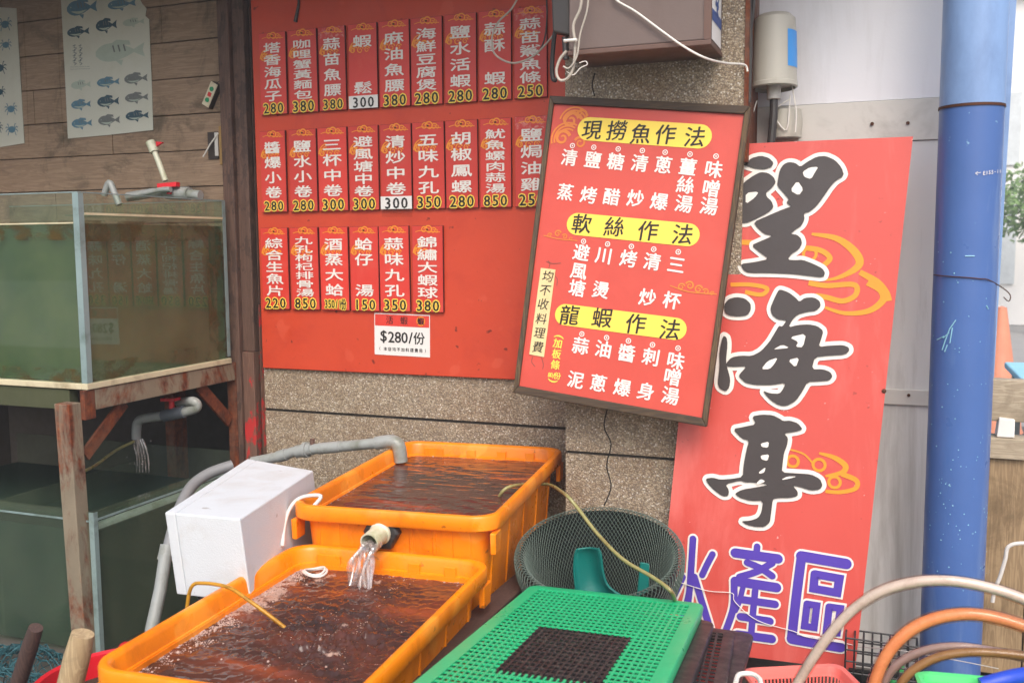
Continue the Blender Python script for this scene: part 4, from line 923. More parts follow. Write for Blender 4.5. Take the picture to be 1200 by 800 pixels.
# ================================================================== POSTERS AND SWITCH BOX ON THE PLANKS
QY = WY-.005
PP = Plane((0, QY, 0), (1, 0, 0), (0, 0, 1))
fp = thing('fish_poster', aty(125, 160, QY), 'large pale poster of many fish, torn at its top right corner, on the plank wall', 'poster')
zp = lambda x, y: PP.px(60+x/4.708, y/4.708)
out = [PP.px(70, -25)]+[PP.px(135, -25), PP.px(160, -8)]+[zp(*q) for q in ((500, 20), (525, 48), (520, 90), (540, 108), (545, 250), (556, 500), (562, 718), (330, 744), (92, 765), (75, 400))]
MB().prism([PP.at(*q, 0) for q in out], (0, .002, 0)).build('sheet', M['poster'], fp)
def fish(mb, c, L, Hh, pl, h):
    def body(t): return math.sin(math.pi*min(max(t, 0), 1)**.75)**.8*.5*(1-.12*t)
    up_ = [(c[0]-L/2+L*.78*t, c[1]+Hh*body(t*.93+.02)) for t in [i/10 for i in range(11)]]
    dn = [(c[0]-L/2+L*.78*t, c[1]-Hh*body(t*.93+.02)*.92) for t in [i/10 for i in range(10, -1, -1)]]
    tail = [(c[0]+L*.34, c[1]+Hh*.08), (c[0]+L*.5, c[1]+Hh*.36), (c[0]+L*.46, c[1]), (c[0]+L*.5, c[1]-Hh*.34), (c[0]+L*.34, c[1]-Hh*.08)]
    mb.poly([pl.at(*q, h) for q in up_+tail[1:4]+dn])
    mb.poly([pl.at(*q, h+.00015) for q in ((c[0]-L*.2, c[1]+Hh*.42), (c[0]-L*.05, c[1]+Hh*.62), (c[0]+L*.2, c[1]+Hh*.52), (c[0]+L*.22, c[1]+Hh*.3))])
    disc(fm['fish_pale'], pl, (c[0]-L*.36, c[1]+Hh*.10), L*.018, h+.0004, 6)
    ribbon(fm['fish_pale'], pl, [(c[0]-L*.36, c[1]-Hh*.16), (c[0]-L*.1, c[1]-Hh*.27), (c[0]+L*.16, c[1]-Hh*.15)], lambda t: Hh*.16*math.sin(math.pi*min(max(t, .05), .95)), h+.0003)
    for kk in range(3): ribbon(fm['fish_grey'], pl, [(c[0]-L*(.14-.11*kk), c[1]+Hh*.36), (c[0]-L*(.11-.11*kk), c[1]+Hh*.02)], L*.03, h+.0002+.00002*kk)
    mb.poly([pl.at(*q, h+.00015) for q in ((c[0]-L*.1, c[1]-Hh*.4), (c[0]+L*.02, c[1]-Hh*.68), (c[0]+L*.06, c[1]-Hh*.4))])
fm = {k: MB() for k in ('fish_blue', 'fish_dark', 'fish_grey', 'fish_pale')}
for x, y, L, hh, k in ((170, 45, 190, 90, 'fish_blue'), (390, 25, 170, 55, 'fish_blue'), (150, 178, 140, 55, 'fish_dark'), (305, 142, 130, 68, 'fish_dark'), (455, 125, 130, 42, 'fish_pale'), (380, 288, 300, 110, 'fish_pale'), (165, 470, 125, 48, 'fish_pale'), (315, 455, 140, 52, 'fish_blue'), (468, 435, 140, 58, 'fish_grey'), (165, 578, 125, 52, 'fish_blue'), (315, 562, 135, 62, 'fish_dark'), (472, 540, 140, 52, 'fish_grey'), (170, 682, 130, 54, 'fish_blue'), (320, 665, 135, 58, 'fish_grey'), (475, 640, 140, 52, 'fish_dark')):
    fish(fm[k], zp(x, y), L/4.708*.0043, hh/4.708*.0037, PP, .0009)
for k, mb in fm.items(): mb.build('fish_print', M[k], fp, face=(0, -1, 0))
mb = MB(); h = .001
for i in range(8):
    x = 130+(i % 2)*32; y = 255+(i//2)*28; ribbon(mb, PP, [zp(x-10, y), zp(x+4, y-6), zp(x-4, y+8), zp(x+10, y+12), zp(x-2, y+22)], .0022, h); h += .00003
for y in (372, 384): ribbon(mb, PP, [zp(105, y), zp(215, y-4)], .0008, h, smooth=False)
mb.build('blue_script', M['fish_dark'], fp, face=(0, -1, 0))
kp = thing('crab_poster', aty(10, 168, QY), 'pale poster of small crabs beside the fish poster on the plank wall', 'poster')
out = [PP.px(-60, 5), PP.px(19, 10), PP.px(22, 60), PP.px(25, 110), PP.px(28.5, 168), PP.px(-60, 182)]
MB().prism([PP.at(*q, 0) for q in out], (0, .002, 0)).build('sheet', M['poster'], kp)
mb, md = MB(), MB()
for x, y, r in ((6, 29, 6), (7, 53, 5), (0, 80, 6), (0, 108, 5), (13, 128, 5.5), (14, 152, 5.5), (-3, 150, 5)):
    c = PP.px(x, y); r *= .0048; m_ = mb if x > 5 else md
    disc(m_, PP, c, r*.8, .0009, 12, r*.6); h = .001
    for sx in (-1, 1):
        for k in range(4): a = R(-50+32*k); ribbon(m_, PP, [(c[0]+sx*r*.6, c[1]), (c[0]+sx*r*1.15*math.cos(a), c[1]+r*.9*math.sin(a)+r*.25), (c[0]+sx*r*1.5*math.cos(a), c[1]+r*1.3*math.sin(a))], r*.16, h); h += .00003
mb.build('crab_print', M['fish_blue'], kp, face=(0, -1, 0)); md.build('crab_print', M['fish_dark'], kp, face=(0, -1, 0))
for P, lb_ in (([(27, 12), (31, 90), (34, 172)], 'strip of old clear tape on the planks along the crab poster'), ([(67, 10), (70, 90), (75, 172)], 'strip of old clear tape on the planks along the fish poster')):
    mb = MB(); ribbon(mb, PP, [PP.px(*q) for q in P], .006, .0006, smooth=False)
    tag(mb.build('tape_strip', M['tape'], face=(0, -1, 0)), lb_, 'tape')
# tilted push-button switch
c = aty(246, 111, WY-.03); an = R(60)
sw = thing('push_button_switch', c, 'small cream push-button switch hanging askew on the plank wall', 'switch')
su = Vector((math.cos(an), 0, math.sin(an))); SWp = Plane(c-su*.055-Vector((-su.z, 0, su.x))*.021, su, (-su.z, 0, su.x))
MB().hexa([SWp.at(0, 0, -.03), SWp.at(.11, 0, -.03), SWp.at(.11, .042, -.03), SWp.at(0, .042, -.03)], [SWp.at(0, 0, 0), SWp.at(.11, 0, 0), SWp.at(.11, .042, 0), SWp.at(0, .042, 0)]).build('housing', M['switch_body'], sw, bevel=.003)
MB().hexa([SWp.at(.002, .002, .0003), SWp.at(.108, .002, .0003), SWp.at(.108, .040, .0003), SWp.at(.002, .040, .0003)], [SWp.at(.003, .003, .003), SWp.at(.107, .003, .003), SWp.at(.107, .039, .003), SWp.at(.003, .039, .003)]).build('face', M['switch_face'], sw)
for x, k in ((.03, 'switch_green'), (.055, 'label_red'), (.08, 'switch_green')):
    m1 = MB()
    if k == 'label_red': m1.hexa([SWp.at(x-.009, .012, .0031), SWp.at(x+.009, .012, .0031), SWp.at(x+.009, .03, .0031), SWp.at(x-.009, .03, .0031)], [SWp.at(x-.008, .013, .005), SWp.at(x+.008, .013, .005), SWp.at(x+.008, .029, .005), SWp.at(x-.008, .029, .005)])
    else: m1.lathe(SWp.at(x, .021, .0031), [(.010, 0), (.0095, .003), (.006, .003), (.006, .0015), (.0001, .0015)], 16, axis=SWp.n)
    m1.build('button', M[k], sw)
MB().tube([SWp.at(.11, .02, -.01), SWp.at(.125, .012, -.015), SWp.at(.15, -.004, -.02)], .0015, 6).build('hanging_wire', M['cable_dark'], sw)

# ================================================================== FISH TANKS ON THE LEFT
XT = -2.565; YF, YB = -.875, -.085; TZ0, TZ1 = .955, 1.632; XL = -3.75
ut = thing('upper_fish_tank', (-3.1, -.48, TZ0), 'upper glass tank of murky green water on the rusty stand', 'fish tank')
g = .012
MB().box(XL, YF, TZ0+.022, XT-g, YF+g, TZ1).build('glass_pane', M['glass'], ut)
MB().box(XT-g, YF, TZ0+.022, XT, YB, TZ1).build('glass_pane', M['glass'], ut)
MB().box(XL, YB-g, TZ0+.022, XT-g-.001, YB, TZ1).build('glass_pane', M['glass'], ut)
for bx_ in ((XT+.0004, YF+.024, TZ1-.165, XT+.0014, YB-.021, TZ1-.092), (XT+.0004, YF+.024, TZ0+.024, XT+.0014, YB-.021, TZ0+.09), (XT+.0004, YB-.13, TZ0+.092, XT+.0014, YB-.021, TZ1-.17), (XL, YF-.0013, TZ1-.16, XT-.03, YF-.0004, TZ1-.095), (XL, YF-.0013, TZ0+.024, XT-.03, YF-.0004, TZ0+.07)):
    MB().box(*bx_).build('algae_film', M['grime'], ut)
wl = aty(250, 262, -.1).z-.012
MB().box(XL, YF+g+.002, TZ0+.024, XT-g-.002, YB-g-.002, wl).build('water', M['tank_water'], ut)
for bx_ in ((XT-g-.012, YF-.0015, TZ0+.022, XT+.0015, YF-.0002, TZ1), (XT+.0002, YF+.0003, TZ0+.022, XT+.0016, YF+.022, TZ1-.001), (XT+.0002, YB-.02, TZ0+.03, XT+.0016, YB, TZ1)): MB().box(*bx_).build('silicone_seam', M['seam'], ut)
zz = aty(200, 254, -.4).z
mb = MB().box(XT+.0018, YF+.023, zz-.004, XT+.0034, YB-.021, zz+.004).box(XL, YF-.0030, zz-.034, XT-g-.013, YF-.0016, zz-.029); mb.build('water_line', M['rail'], ut)
for bx_ in ((XL, YF-.001, TZ1+.0005, XT-.001, YF+.011, TZ1+.004), (XT-.012, YF+.012, TZ1+.0005, XT+.001, YB, TZ1+.004), (XL, YB-.012, TZ1+.0005, XT-.013, YB, TZ1+.004)): MB().box(*bx_).build('glass_edge', M['seam'], ut)
mb = MB().box(XT-.02, YF-.008, TZ0, XT+.006, YB, TZ0+.021).box(XL, YF-.008, TZ0, XT-.021, YF+.03, TZ0+.0205); mb.build('bottom_rail', M['rail'], ut, bevel=.002)
MB().box(XL, YF+.031, TZ0, XT-.022, YB, TZ0+.02).build('bottom_plate', M['algae'], ut)
mb = MB().box(XT-.075, YF+g+.001, zz-.008, XT-g-.001, YB-g-.001, zz-.002); mb.build('glass_brace', M['glass'], ut)
# stand
sd_ = thing('tank_stand', (-3.1, -.5, 0), 'rusty steel stand carrying the upper fish tank', 'stand')
l0a, l0b = aty(63, 473, YF-.07), aty(80, 473, YF-.07); l1a, l1b = aty(84, 752, YF-.07), aty(100, 752, YF-.07)
zt2 = TZ0-.001
def leg(a0, b0, a1, b1, y, z0=0):
    k = (l0a.z-z0)/(l0a.z-l1a.z); f = lambda p, q: p+(q-p)*k
    A1, B1 = f(a0, a1), f(b0, b1)
    return MB().hexa([(A1.x, y, z0), (B1.x, y, z0), (B1.x, y+.056, z0), (A1.x, y+.056, z0)], [(a0.x, y, l0a.z), (b0.x, y, l0a.z), (b0.x, y+.056, l0a.z), (a0.x, y+.056, l0a.z)])
leg(l0a, l0b, l1a, l1b, YF-.07).build('leg', M['steel'], sd_, bevel=.003)
zc = l0a.z
MB().box(l0b.x+.0, YF-.018, zc-.062, XT+.0, YF+.032, zt2-.001).build('corner_bracket', M['rust'], sd_, bevel=.002)
MB().box(XT-.045, YF+.033, zt2-.075, XT+.0, YB+.03, zt2-.002).build('side_beam', M['steel'], sd_, bevel=.003)
MB().box(XL, YF+.0, zt2-.075, l0a.x-.001, YF+.04, zt2-.002).build('front_beam', M['algae'], sd_, bevel=.003)
MB().box(XL, YB-.02, zt2-.075, XT-.046, YB+.03, zt2-.002).build('back_beam', M['rust'], sd_)
MB().bar((XT-.03, YF+.20, zt2-.076), (XT-.03, YF-.0, .72), .045, .012, (1, 0, 0)).build('brace', M['rust'], sd_)
MB().bar((XT-.03, YB-.17, zt2-.076), (XT-.03, YB+.02, .70), .05, .012, (1, 0, 0)).build('brace', M['rust'], sd_)
MB().box(XT-.045, YB+.031, 0, XT-.0, WY-.004, zt2).build('leg', M['rust'], sd_)
MB().box(-2.95, YB+.032, 0, -2.90, WY-.004, zt2-.08).build('leg', M['rust'], sd_)
# pipes over the upper tank
tp = thing('tank_pipe', aty(190, 225, -.2), 'grey plastic pipe with a red valve lying over the top of the upper tank', 'pipe')
yT = -.2
mp_ = MB().tube([aty(150, 231, yT), aty(180, 226, yT), aty(205, 226, yT), aty(235, 229, yT)], .020, 12).build('main_pipe', M['pvc'], tp, smooth=True)
MB().tube([aty(196, 226, yT), aty(222, 227, yT)], .027, 14).build('coupling', M['pvc'], mp_, smooth=True)
MB().tube([aty(122, 229, yT-.1), aty(128, 214, yT-.1), aty(134, 226, yT-.1), aty(140, 240, yT-.1)], .013, 10, smooth=5).build('bent_pipe', M['pvc'], tp, smooth=True)
MB().tube([aty(150, 231, yT-.05), aty(185, 223, yT-.05), aty(200, 222, yT-.05)], .011, 10, smooth=4).build('side_pipe', M['pvc'], tp, smooth=True)
up_ = MB().tube([aty(194, 212, yT), aty(186, 190, yT), aty(177, 168, yT)], .0115, 12).tube([aty(181, 178, yT), aty(176, 166, yT)], .019, 12).build('upright_pipe', M['pvc_pale'], tp, smooth=True)
h0 = aty(198, 219, yT-.03)
MB().hexa([h0+Vector(q) for q in ((-.05, -.012, -.004), (.045, -.012, 0), (.045, .012, 0), (-.05, .012, -.004))], [h0+Vector(q) for q in ((-.052, -.01, .014), (.047, -.01, .018), (.047, .01, .018), (-.052, .01, .014))]).tube([h0, h0-Vector((0, 0, .03))], .010, 10).build('red_handle', M['red_plastic'], tp)
MB().hexa([aty(184, 170, yT)+Vector(q) for q in ((0, -.006, -.006), (.03, -.006, .006), (.03, .006, .006), (0, .006, -.006))], [aty(184, 170, yT)+Vector(q) for q in ((0, -.006, .014), (.03, -.006, .010), (.03, .006, .010), (0, .006, .014))]).build('red_tab', M['red_plastic'], up_)
# lower tanks
LX, LYF, LYB, LZ = -2.545, -.90, -.12, .527; LXL = -3.75
lt = thing('lower_fish_tank', (-3.1, -.5, 0), 'lower glass tank of dark green water under the rusty stand', 'fish tank')
MB().box(LXL, LYF, .01, LX-g, LYF+g, LZ).build('glass_pane', M['glass'], lt)
MB().box(LX-g, LYF, .01, LX, LYB, LZ).build('glass_pane', M['glass'], lt)
MB().box(LXL, LYB-g, .01, LX-g-.001, LYB, LZ+.06).build('glass_pane', M['glass'], lt)
MB().box(-3.02, LYF+g+.001, .01, -3.008, LYB-g-.001, LZ-.004).build('divider', M['glass'], lt)
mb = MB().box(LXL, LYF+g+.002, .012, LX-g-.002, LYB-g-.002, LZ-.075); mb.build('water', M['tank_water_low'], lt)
for bx_ in ((LX-g-.008, LYF-.0015, .01, LX+.0015, LYF-.0002, LZ), (LX+.0002, LYF+.0003, .01, LX+.0016, LYF+.018, LZ-.001), (LX+.0002, LYB-.018, .01, LX+.0016, LYB, LZ), (LX+.0017, LYF+.002, LZ-.032, LX+.0030, LYB-.002, LZ-.024), (LXL, LYF-.0030, LZ-.036, LX-g-.009, LYF-.0016, LZ-.029)): MB().box(*bx_).build('silicone_seam', M['seam'], lt)
mb = MB().box(LX-.07, LYF+g+.001, LZ-.028, LX-g-.001, LYB-g-.001, LZ-.018).box(LXL, LYF+g+.001, LZ-.030, LX-.071, LYF+.07, LZ-.020); mb.build('glass_brace', M['glass'], lt)
mb = MB(); mb.tube([(LX-.05, LYF+.04, LZ-.085), (LX-.05, LYB-.05, LZ-.085)], .028, 12); mb.build('inner_pipe', M['pvc'], lt, smooth=True)
# tap pipe feeding the lower tank
yp = -.34
fpz = thing('feed_pipe', aty(195, 485, yp), 'grey elbow pipe with red handle pouring into the lower tank', 'pipe')
MB().tube([aty(160, 514, yp), aty(160, 503, yp), aty(162, 494, yp), aty(170, 490, yp), aty(192, 487, yp), aty(226, 480, yp), aty(231, 474, yp), aty(225, 470, yp), aty(210, 472, yp+.06)], .019, 12, smooth=4).build('pipe', M['pvc'], fpz, smooth=True)
MB().tube([aty(192, 487, yp), aty(216, 482, yp)], .025, 14).build('coupling', M['pvc_dark'], fpz, smooth=True)
h0 = aty(201, 470, yp)
MB().tube([h0+Vector((0, 0, -.03)), h0], .011, 10).hexa([h0+Vector(q) for q in ((-.04, -.02, 0), (.03, -.02, .004), (.03, .02, .004), (-.04, .02, 0))], [h0+Vector(q) for q in ((-.04, -.018, .012), (.03, -.018, .016), (.03, .018, .016), (-.04, .018, .012))]).build('red_handle', M['red_plastic'], fpz)
mb = MB()
for k in range(5):
    x = 157+k*2.4; P = [(x, 514), (x+1+k*.8, 524), (x+3+k*1.2+rnd.uniform(-1, 1), 538), (x+3+k*1.3, 553)]; mb.tube([aty(*q, yp+.004*k) for q in P], lambda t: .0045*(1.1-.5*t), 7, smooth=5)
for k in range(26): q = aty(rnd.uniform(148, 180), rnd.uniform(514, 545), yp); r = rnd.uniform(.0015, .0035); mb.lathe(q, [(.0001, -r), (r*.8, -r*.5), (r, 0), (r*.8, r*.5), (.0001, r)], 7)
tag(mb.build('tap_water', M['aerated'], smooth=True), 'water splashing from the grey elbow pipe into the lower tank', 'water stream')
tag(MB().tube([aty(157, 517, yp), aty(135, 528, yp-.1), aty(112, 545, yp-.3), aty(98, 552, yp-.42)], .006, 8, smooth=4).build('air_hose', M['hose_green']), 'thin hose slanting from the elbow pipe towards the stand leg', 'hose')

# ================================================================== ORANGE TUBS
def rrect(W, L, r, n=7):
    P = []
    for cx_, cy_, a0 in ((W/2-r, L/2-r, 0), (-W/2+r, L/2-r, 90), (-W/2+r, -L/2+r, 180), (W/2-r, -L/2+r, 270)):
        for k in range(n+1): a = R(a0+90*k/n); P.append((cx_+r*math.cos(a), cy_+r*math.sin(a)))
    return P
def tub(c, rot, W, L, zr, Hh, label, wl_, nm='orange_tub'):
    t = thing(nm, (c[0], c[1], zr-Hh), label, 'tub', 'orange plastic tubs')
    ca_, sa_ = math.cos(rot), math.sin(rot)
    T = lambda x, y, z: Vector((c[0]+x*ca_-y*sa_, c[1]+x*sa_+y*ca_, z))
    def ring(ins, z, r): return [T(x, y, z) for x, y in rrect(W-2*ins, L-2*ins, max(r-ins*.6, .02))]
    r0 = .075
    prof = [(.034, zr-.050), (.020, zr-.050), (.004, zr-.047), (.0, zr-.042), (.0, zr-.008), (.003, zr-.002), (.009, zr), (.016, zr-.001), (.022, zr-.006), (.025, zr-.013), (.030, zr-.045), (.034, zr-.047), (.062, zr-Hh+.012), (.075, zr-Hh+.008)]
    MB().rings([ring(i, z, r0) for i, z in prof], True, False, True).build('inner_shell', M['orange'], t, smooth=True)
    ow_ = MB().rings([ring(i, z, r0) for i, z in [(.0335, zr-.0495), (.038, zr-.0495), (.062, zr-Hh), (.075, zr-Hh)]], True, False, True).build('outer_wall', M['orange'], t, smooth=True)
    mb = MB()
    def ins_at(z): return .0385+(.062-.038)*((zr-.05)-z)/(Hh-.05)
    def rib(side, u0, wd):
        zt, zb = zr-.052, zr-Hh+.02; P = []
        for z in (zb, zt):
            i = ins_at(z)-.002; q = []
            for du, dd in ((-wd/2, 0), (-wd/2+.005, .0045), (wd/2-.005, .0045), (wd/2, 0)):
                if side in 'fb': s_ = -1 if side == 'f' else 1; q.append(T(u0+du, s_*(L/2-i+dd), z))
                else: s_ = -1 if side == 'l' else 1; q.append(T(s_*(W/2-i+dd), u0+du, z))
            P.append(q)
        MB().rings(P, closed_u=True, cap0=True, cap1=True).build('rib', M['orange'], ow_)
    for u0, wd in ((-W*.31, .07), (-W*.12, .018), (W*.09, .018), (W*.2, .018), (W*.33, .06)): rib('f', u0, wd); rib('b', u0, wd)
    for k in range(5): rib('l', -L*.38+L*.19*k, .016); rib('r', -L*.38+L*.19*k, .016)
    mb = MB()
    for sx in (-1, 1):
        for sy in (-1, 1):
            i = .012; p = T(sx*(W/2-.05), sy*(L/2-.012), zr-.051); q = T(sx*(W/2-.012), sy*(L/2-.05), zr-.051)
            e_ = [Vector((ca_*a_-sa_*b_, sa_*a_+ca_*b_, 0)) for a_, b_ in ((-.009, -.03), (.009, -.03), (.009, .03), (-.009, .03))]
            MB().hexa([q+k_*.9+Vector((0, 0, -.062)) for k_ in e_], [q+k_ for k_ in e_]).build('stacking_ear', M['orange'], t, bevel=.003)
    mb = MB()                                         # moulded tabs along the inside of the back and front wall
    for k, xx in enumerate((-.19, -.04, .08, .19)):
        for s_ in (1, -1):
            y = s_*(L/2-.031); z = zr-.046; wd_ = .075 if k == 0 else .035
            MB().hexa([T(xx-wd_/2, y, z-.006), T(xx+wd_/2, y, z-.006), T(xx+wd_/2, y-s_*.006, z-.006), T(xx-wd_/2, y-s_*.006, z-.006)][::s_], [T(xx-wd_/2, y, z+.026), T(xx+wd_/2, y, z+.026), T(xx+wd_/2, y-s_*.004, z+.026), T(xx-wd_/2, y-s_*.004, z+.026)][::s_]).build('moulded_tab', M['orange'], t, bevel=.003)
    return t, T
def water(t, T, W, L, z, froth, amp, seeds):
    nx, ny = 120, 180; ins = .031; mb = MB(); fr = []
    idx = {}
    w2, l2 = W/2-ins, L/2-ins
    for j in range(ny+1):
        for i in range(nx+1):
            x, y = -w2+2*w2*i/nx, -l2+2*l2*j/ny
            # pull the corners in so the sheet follows the rounded tub
            cr = .062; dx, dy = abs(x)-(w2-cr), abs(y)-(l2-cr)
            if dx > 0 and dy > 0:
                d = math.hypot(dx, dy)
                if d > 1e-6:
                    k = max(dx, dy)/d; x = math.copysign((w2-cr)+dx*k, x); y = math.copysign((l2-cr)+dy*k, y)
            hgt = 0
            hgt += nz.fractal(Vector((x*11+z*50, y*24, 3)), .8, 2.1, 4)*.55
            fx, f = 0, 0
            for (cx_, cy_, rad, am, fo) in froth:
                d = math.hypot(x-cx_, y-cy_)/rad
                if d < 1.8: hgt += am*nz.fractal(Vector((x*42, y*42, cx_)), .6, 2.1, 3)*math.exp(-d*d*1.2); f = max(f, fo*max(0, 1-d))
            edge = min(w2-abs(x), l2-abs(y)); 
            f = max(f, t.get('_edge', .5)*max(0, 1-edge/.05))
            if x < 0 and t.get('_left', 0): f = max(f, t['_left']*max(0, 1-(w2+x)/.17)*(.6+.4*math.sin(y*9)))
            mb.v.append(T(x, y, z+hgt*amp)); fr.append(f)
    for j in range(ny):
        for i in range(nx): a = j*(nx+1)+i; mb.f.append((a, a+1, a+nx+2, a+nx+1))
    o_ = mb.build('water', M['water'], t, smooth=True)
    mbb = MB(); nb = 0; r2 = random.Random(int(W*L*1e4)+int(z*1e3))
    while nb < t.get('_bub', 500):                    # the froth is real bubbles, thick along the walls and where the water falls
        x, y = r2.uniform(-w2+.004, w2-.004), r2.uniform(-l2+.004, l2-.004)
        e_ = min(w2-abs(x), l2-abs(y)); p_ = .9*math.exp(-e_/.008)*(.25+.75*max(0, min(1, .5+1.6*nz.noise(Vector((x*9, y*9, 2))))))
        if t.get('_left', 0): p_ = max(p_, .8*max(0, 1-(w2+x)/(.075+.05*nz.noise(Vector((1, y*11, 4)))))*max(0, min(1, .7+1.5*nz.noise(Vector((x*26, y*16, 7))))))
        for (cx_, cy_, rad, am, fo) in froth:
            d = math.hypot(x-cx_, y-cy_)/rad; p_ = max(p_, fo*.10*max(0, 1-d)*max(0, nz.noise(Vector((x*30, y*30, 5)))*2))
        if r2.random() > p_: continue
        r = r2.uniform(.0007, .0017) if r2.random() < .95 else r2.uniform(.0017, .004)
        mbb.lathe(T(x, y, z-.0004), [(r, 0), (r*.86, r*.5), (r*.5, r*.86), (.0001, r)], 7); nb += 1
    mbb.build('bubbles', M['froth'], o_, smooth=True)
    at = o_.data.attributes.new('froth', 'FLOAT', 'POINT')
    for i, f in enumerate(fr): at.data[i].value = f
    return o_
sr = random.Random(3)
seeds = [(math.cos(a_), math.sin(a_), sr.uniform(40, 190), sr.uniform(0, 6), sr.uniform(.08, .2)) for a_ in [sr.uniform(0, 6.28) for _ in range(12)]]
ZU, ZLW = .69, .565
U = [atz(*q, ZU) for q in ((352, 587), (578, 608), (659, 524), (476, 513))]
uc = sum(U, Vector())/4
UW, UL, UR = .64, .965, R(6.0)
ut_, UT = tub((uc.x, uc.y-.015), UR, UW, UL, ZU, .40, 'upper orange tub of brown water against the pebble wall, fed by a grey pipe', .06)
ut_['_edge'] = .25; ut_['_bub'] = 500
water(ut_, UT, UW, UL, ZU-.052, [(-.2, .38, .12, .6, .35), (.15, -.36, .16, .7, .35), (.0, -.3, .1, .5, .28)], .0030, seeds)
Lp = [atz(*q, ZLW) for q in ((118, 766), (350, 632), (575, 658))]
lrot = R(3.6); LW, LL = .622, .90
bk = (Lp[1]+Lp[2])/2; dL = Vector((math.sin(lrot), -math.cos(lrot), 0))
lc = bk+dL*(LL/2)+Vector((.006, 0, 0))
lw_, LT = tub((lc.x, lc.y), lrot, LW, LL, ZLW, .40, 'lower orange tub of foaming brown water in front of the upper tub', .06)
lw_['_edge'] = .42; lw_['_bub'] = 5200; lw_['_left'] = .75
water(lw_, LT, LW, LL, ZLW-.062, [(.03, .30, .13, .9, .42), (.05, .03, .22, 1.5, .42), (.10, -.12, .2, 1.2, .4), (-.18, .36, .12, .5, .55), (-.1, -.05, .3, .6, .2), (.0, .36, .08, .5, .5)], .0048, seeds)
# supports, mostly hidden: crates under the tubs
cr_ = thing('support_crate', (uc.x, uc.y, 0), 'dark crate supporting the upper orange tub', 'crate')
mb = MB()
for z in (.0, .09, .18, .25): mb.box(uc.x-.24, uc.y-.4, z, uc.x+.24, uc.y+.34, z+.036)
mb.build('slats', M['black_plastic'], cr_)
mb = MB()
for x in (-.26, .245):
    for y in (-.41, -.03, .33): mb.box(uc.x+x, uc.y+y, 0, uc.x+x+.014, uc.y+y+.02, .289)
mb.build('posts', M['black_plastic'], cr_)
cr2 = thing('support_pallet', (lc.x, lc.y, 0), 'wooden pallet supporting the lower orange tub', 'pallet')
mb = MB()
for k in range(6): mb.box(lc.x-.27, lc.y-.4+.15*k, .10, lc.x+.27, lc.y-.3+.15*k, .163)
mb.box(lc.x-.25, lc.y-.4, 0, lc.x-.18, lc.y+.42, .099).box(lc.x+.18, lc.y-.4, 0, lc.x+.25, lc.y+.42, .099); mb.build('boards', M['stick_dark'], cr2)
# wet timber lying between the tubs and the green tray
p0, p1 = atz(600, 690, .40), atz(470, 800, .40)
tag(MB().bar(p0+Vector((.02, .1, 0)), p1+Vector((.02, -.2, 0)), .07, .05).build('wet_timber', M['stick_dark'], bevel=.003), 'wet brown timber lying between the orange tub and the green tray', 'timber')

# spout with hexagonal nut in the upper tub's front wall
q = UT(.0, -UL/2+.045, 0); nf = Vector((math.sin(UR), -math.cos(UR), 0))
sc_ = atplane(449, 622, UT(0, -UL/2+.030, ZU), nf)
sp2 = thing('overflow_spout', sc_, 'pale plastic spout in a black hexagonal nut on the upper tub', 'spout')
spd = (nf+Vector((-.10, 0, -.14))).normalized()
MB().lathe(sc_-nf*.01, [(.0001, 0), (.056, 0), (.056, .026), (.050, .032), (.034, .033)], 6, axis=nf).build('hex_nut', M['black_plastic'], sp2, bevel=.002)
MB().lathe(sc_+nf*.02, [(.033, -.02), (.033, .006), (.0285, .010), (.0285, .068), (.0245, .068), (.0245, .0), (.0001, -.002)], 28, axis=spd).build('pipe', M['pvc_pale'], sp2, smooth=True)
tip = sc_+nf*.02+spd*.068
mb = MB(); dn = Vector((-.12, -.9, 0)).normalized()
for k in range(9):
    a = (k-4)/4; off = Vector((.018*a, 0, -.014+.006*a*a)); v0 = rnd.uniform(.55, .75); P = []
    zdrop = tip.z+off.z-(ZLW-.066)
    for i in range(9):
        t = i/8*math.sqrt(2*zdrop/9.81)*1.0; P.append(tip+off-spd*.02*(1 if i == 0 else 0)+dn*v0*t*.55+Vector((.022*a*i/8+.005*math.sin(i*.8+k), .008*math.sin(i+k*2), -.5*9.81*t*t)))
    mb.tube(P, lambda t, k=k: .0078*(1-.3*t)+.0022*math.sin(t*11+k*1.7), 8, smooth=3)
tag(mb.build('spout_water', M['aerated'], smooth=True), 'stream of clear water falling from the pale spout into the lower tub', 'water stream')

# grey pipe into the upper tub
yq = -.30
gp = thing('inlet_pipe', aty(380, 524, yq), 'grey plastic inlet pipe running over the left rim into the upper tub', 'pipe')
MB().tube([aty(296, 541, yq), aty(330, 534, yq), aty(350, 528, yq), aty(400, 523, yq), aty(452, 518, yq), aty(464, 518, yq), aty(469, 525, yq), aty(470, 540, yq)], .0205, 14, smooth=4).build('pipe', M['pvc'], gp, smooth=True)
MB().tube([aty(348, 529, yq), aty(366, 525.5, yq)], .025, 14).tube([aty(357, 527, yq), aty(361, 526.5, yq)], .031, 14).tube([aty(374, 525.5, yq), aty(399, 523, yq)], .0225, 14).tube([aty(326, 535, yq), aty(336, 532, yq)], .0235, 14).build('coupling', M['pvc'], gp, smooth=True)
MB().tube([aty(441, 519, yq), aty(458, 517, yq), aty(467, 522, yq), aty(470, 541, yq)], .0255, 14, smooth=4).build('elbow', M['pvc'], gp, smooth=True)
MB().tube([aty(366, 514, yq), aty(366, 522, yq)], .010, 8).build('valve_stub', M['box_under'], gp)

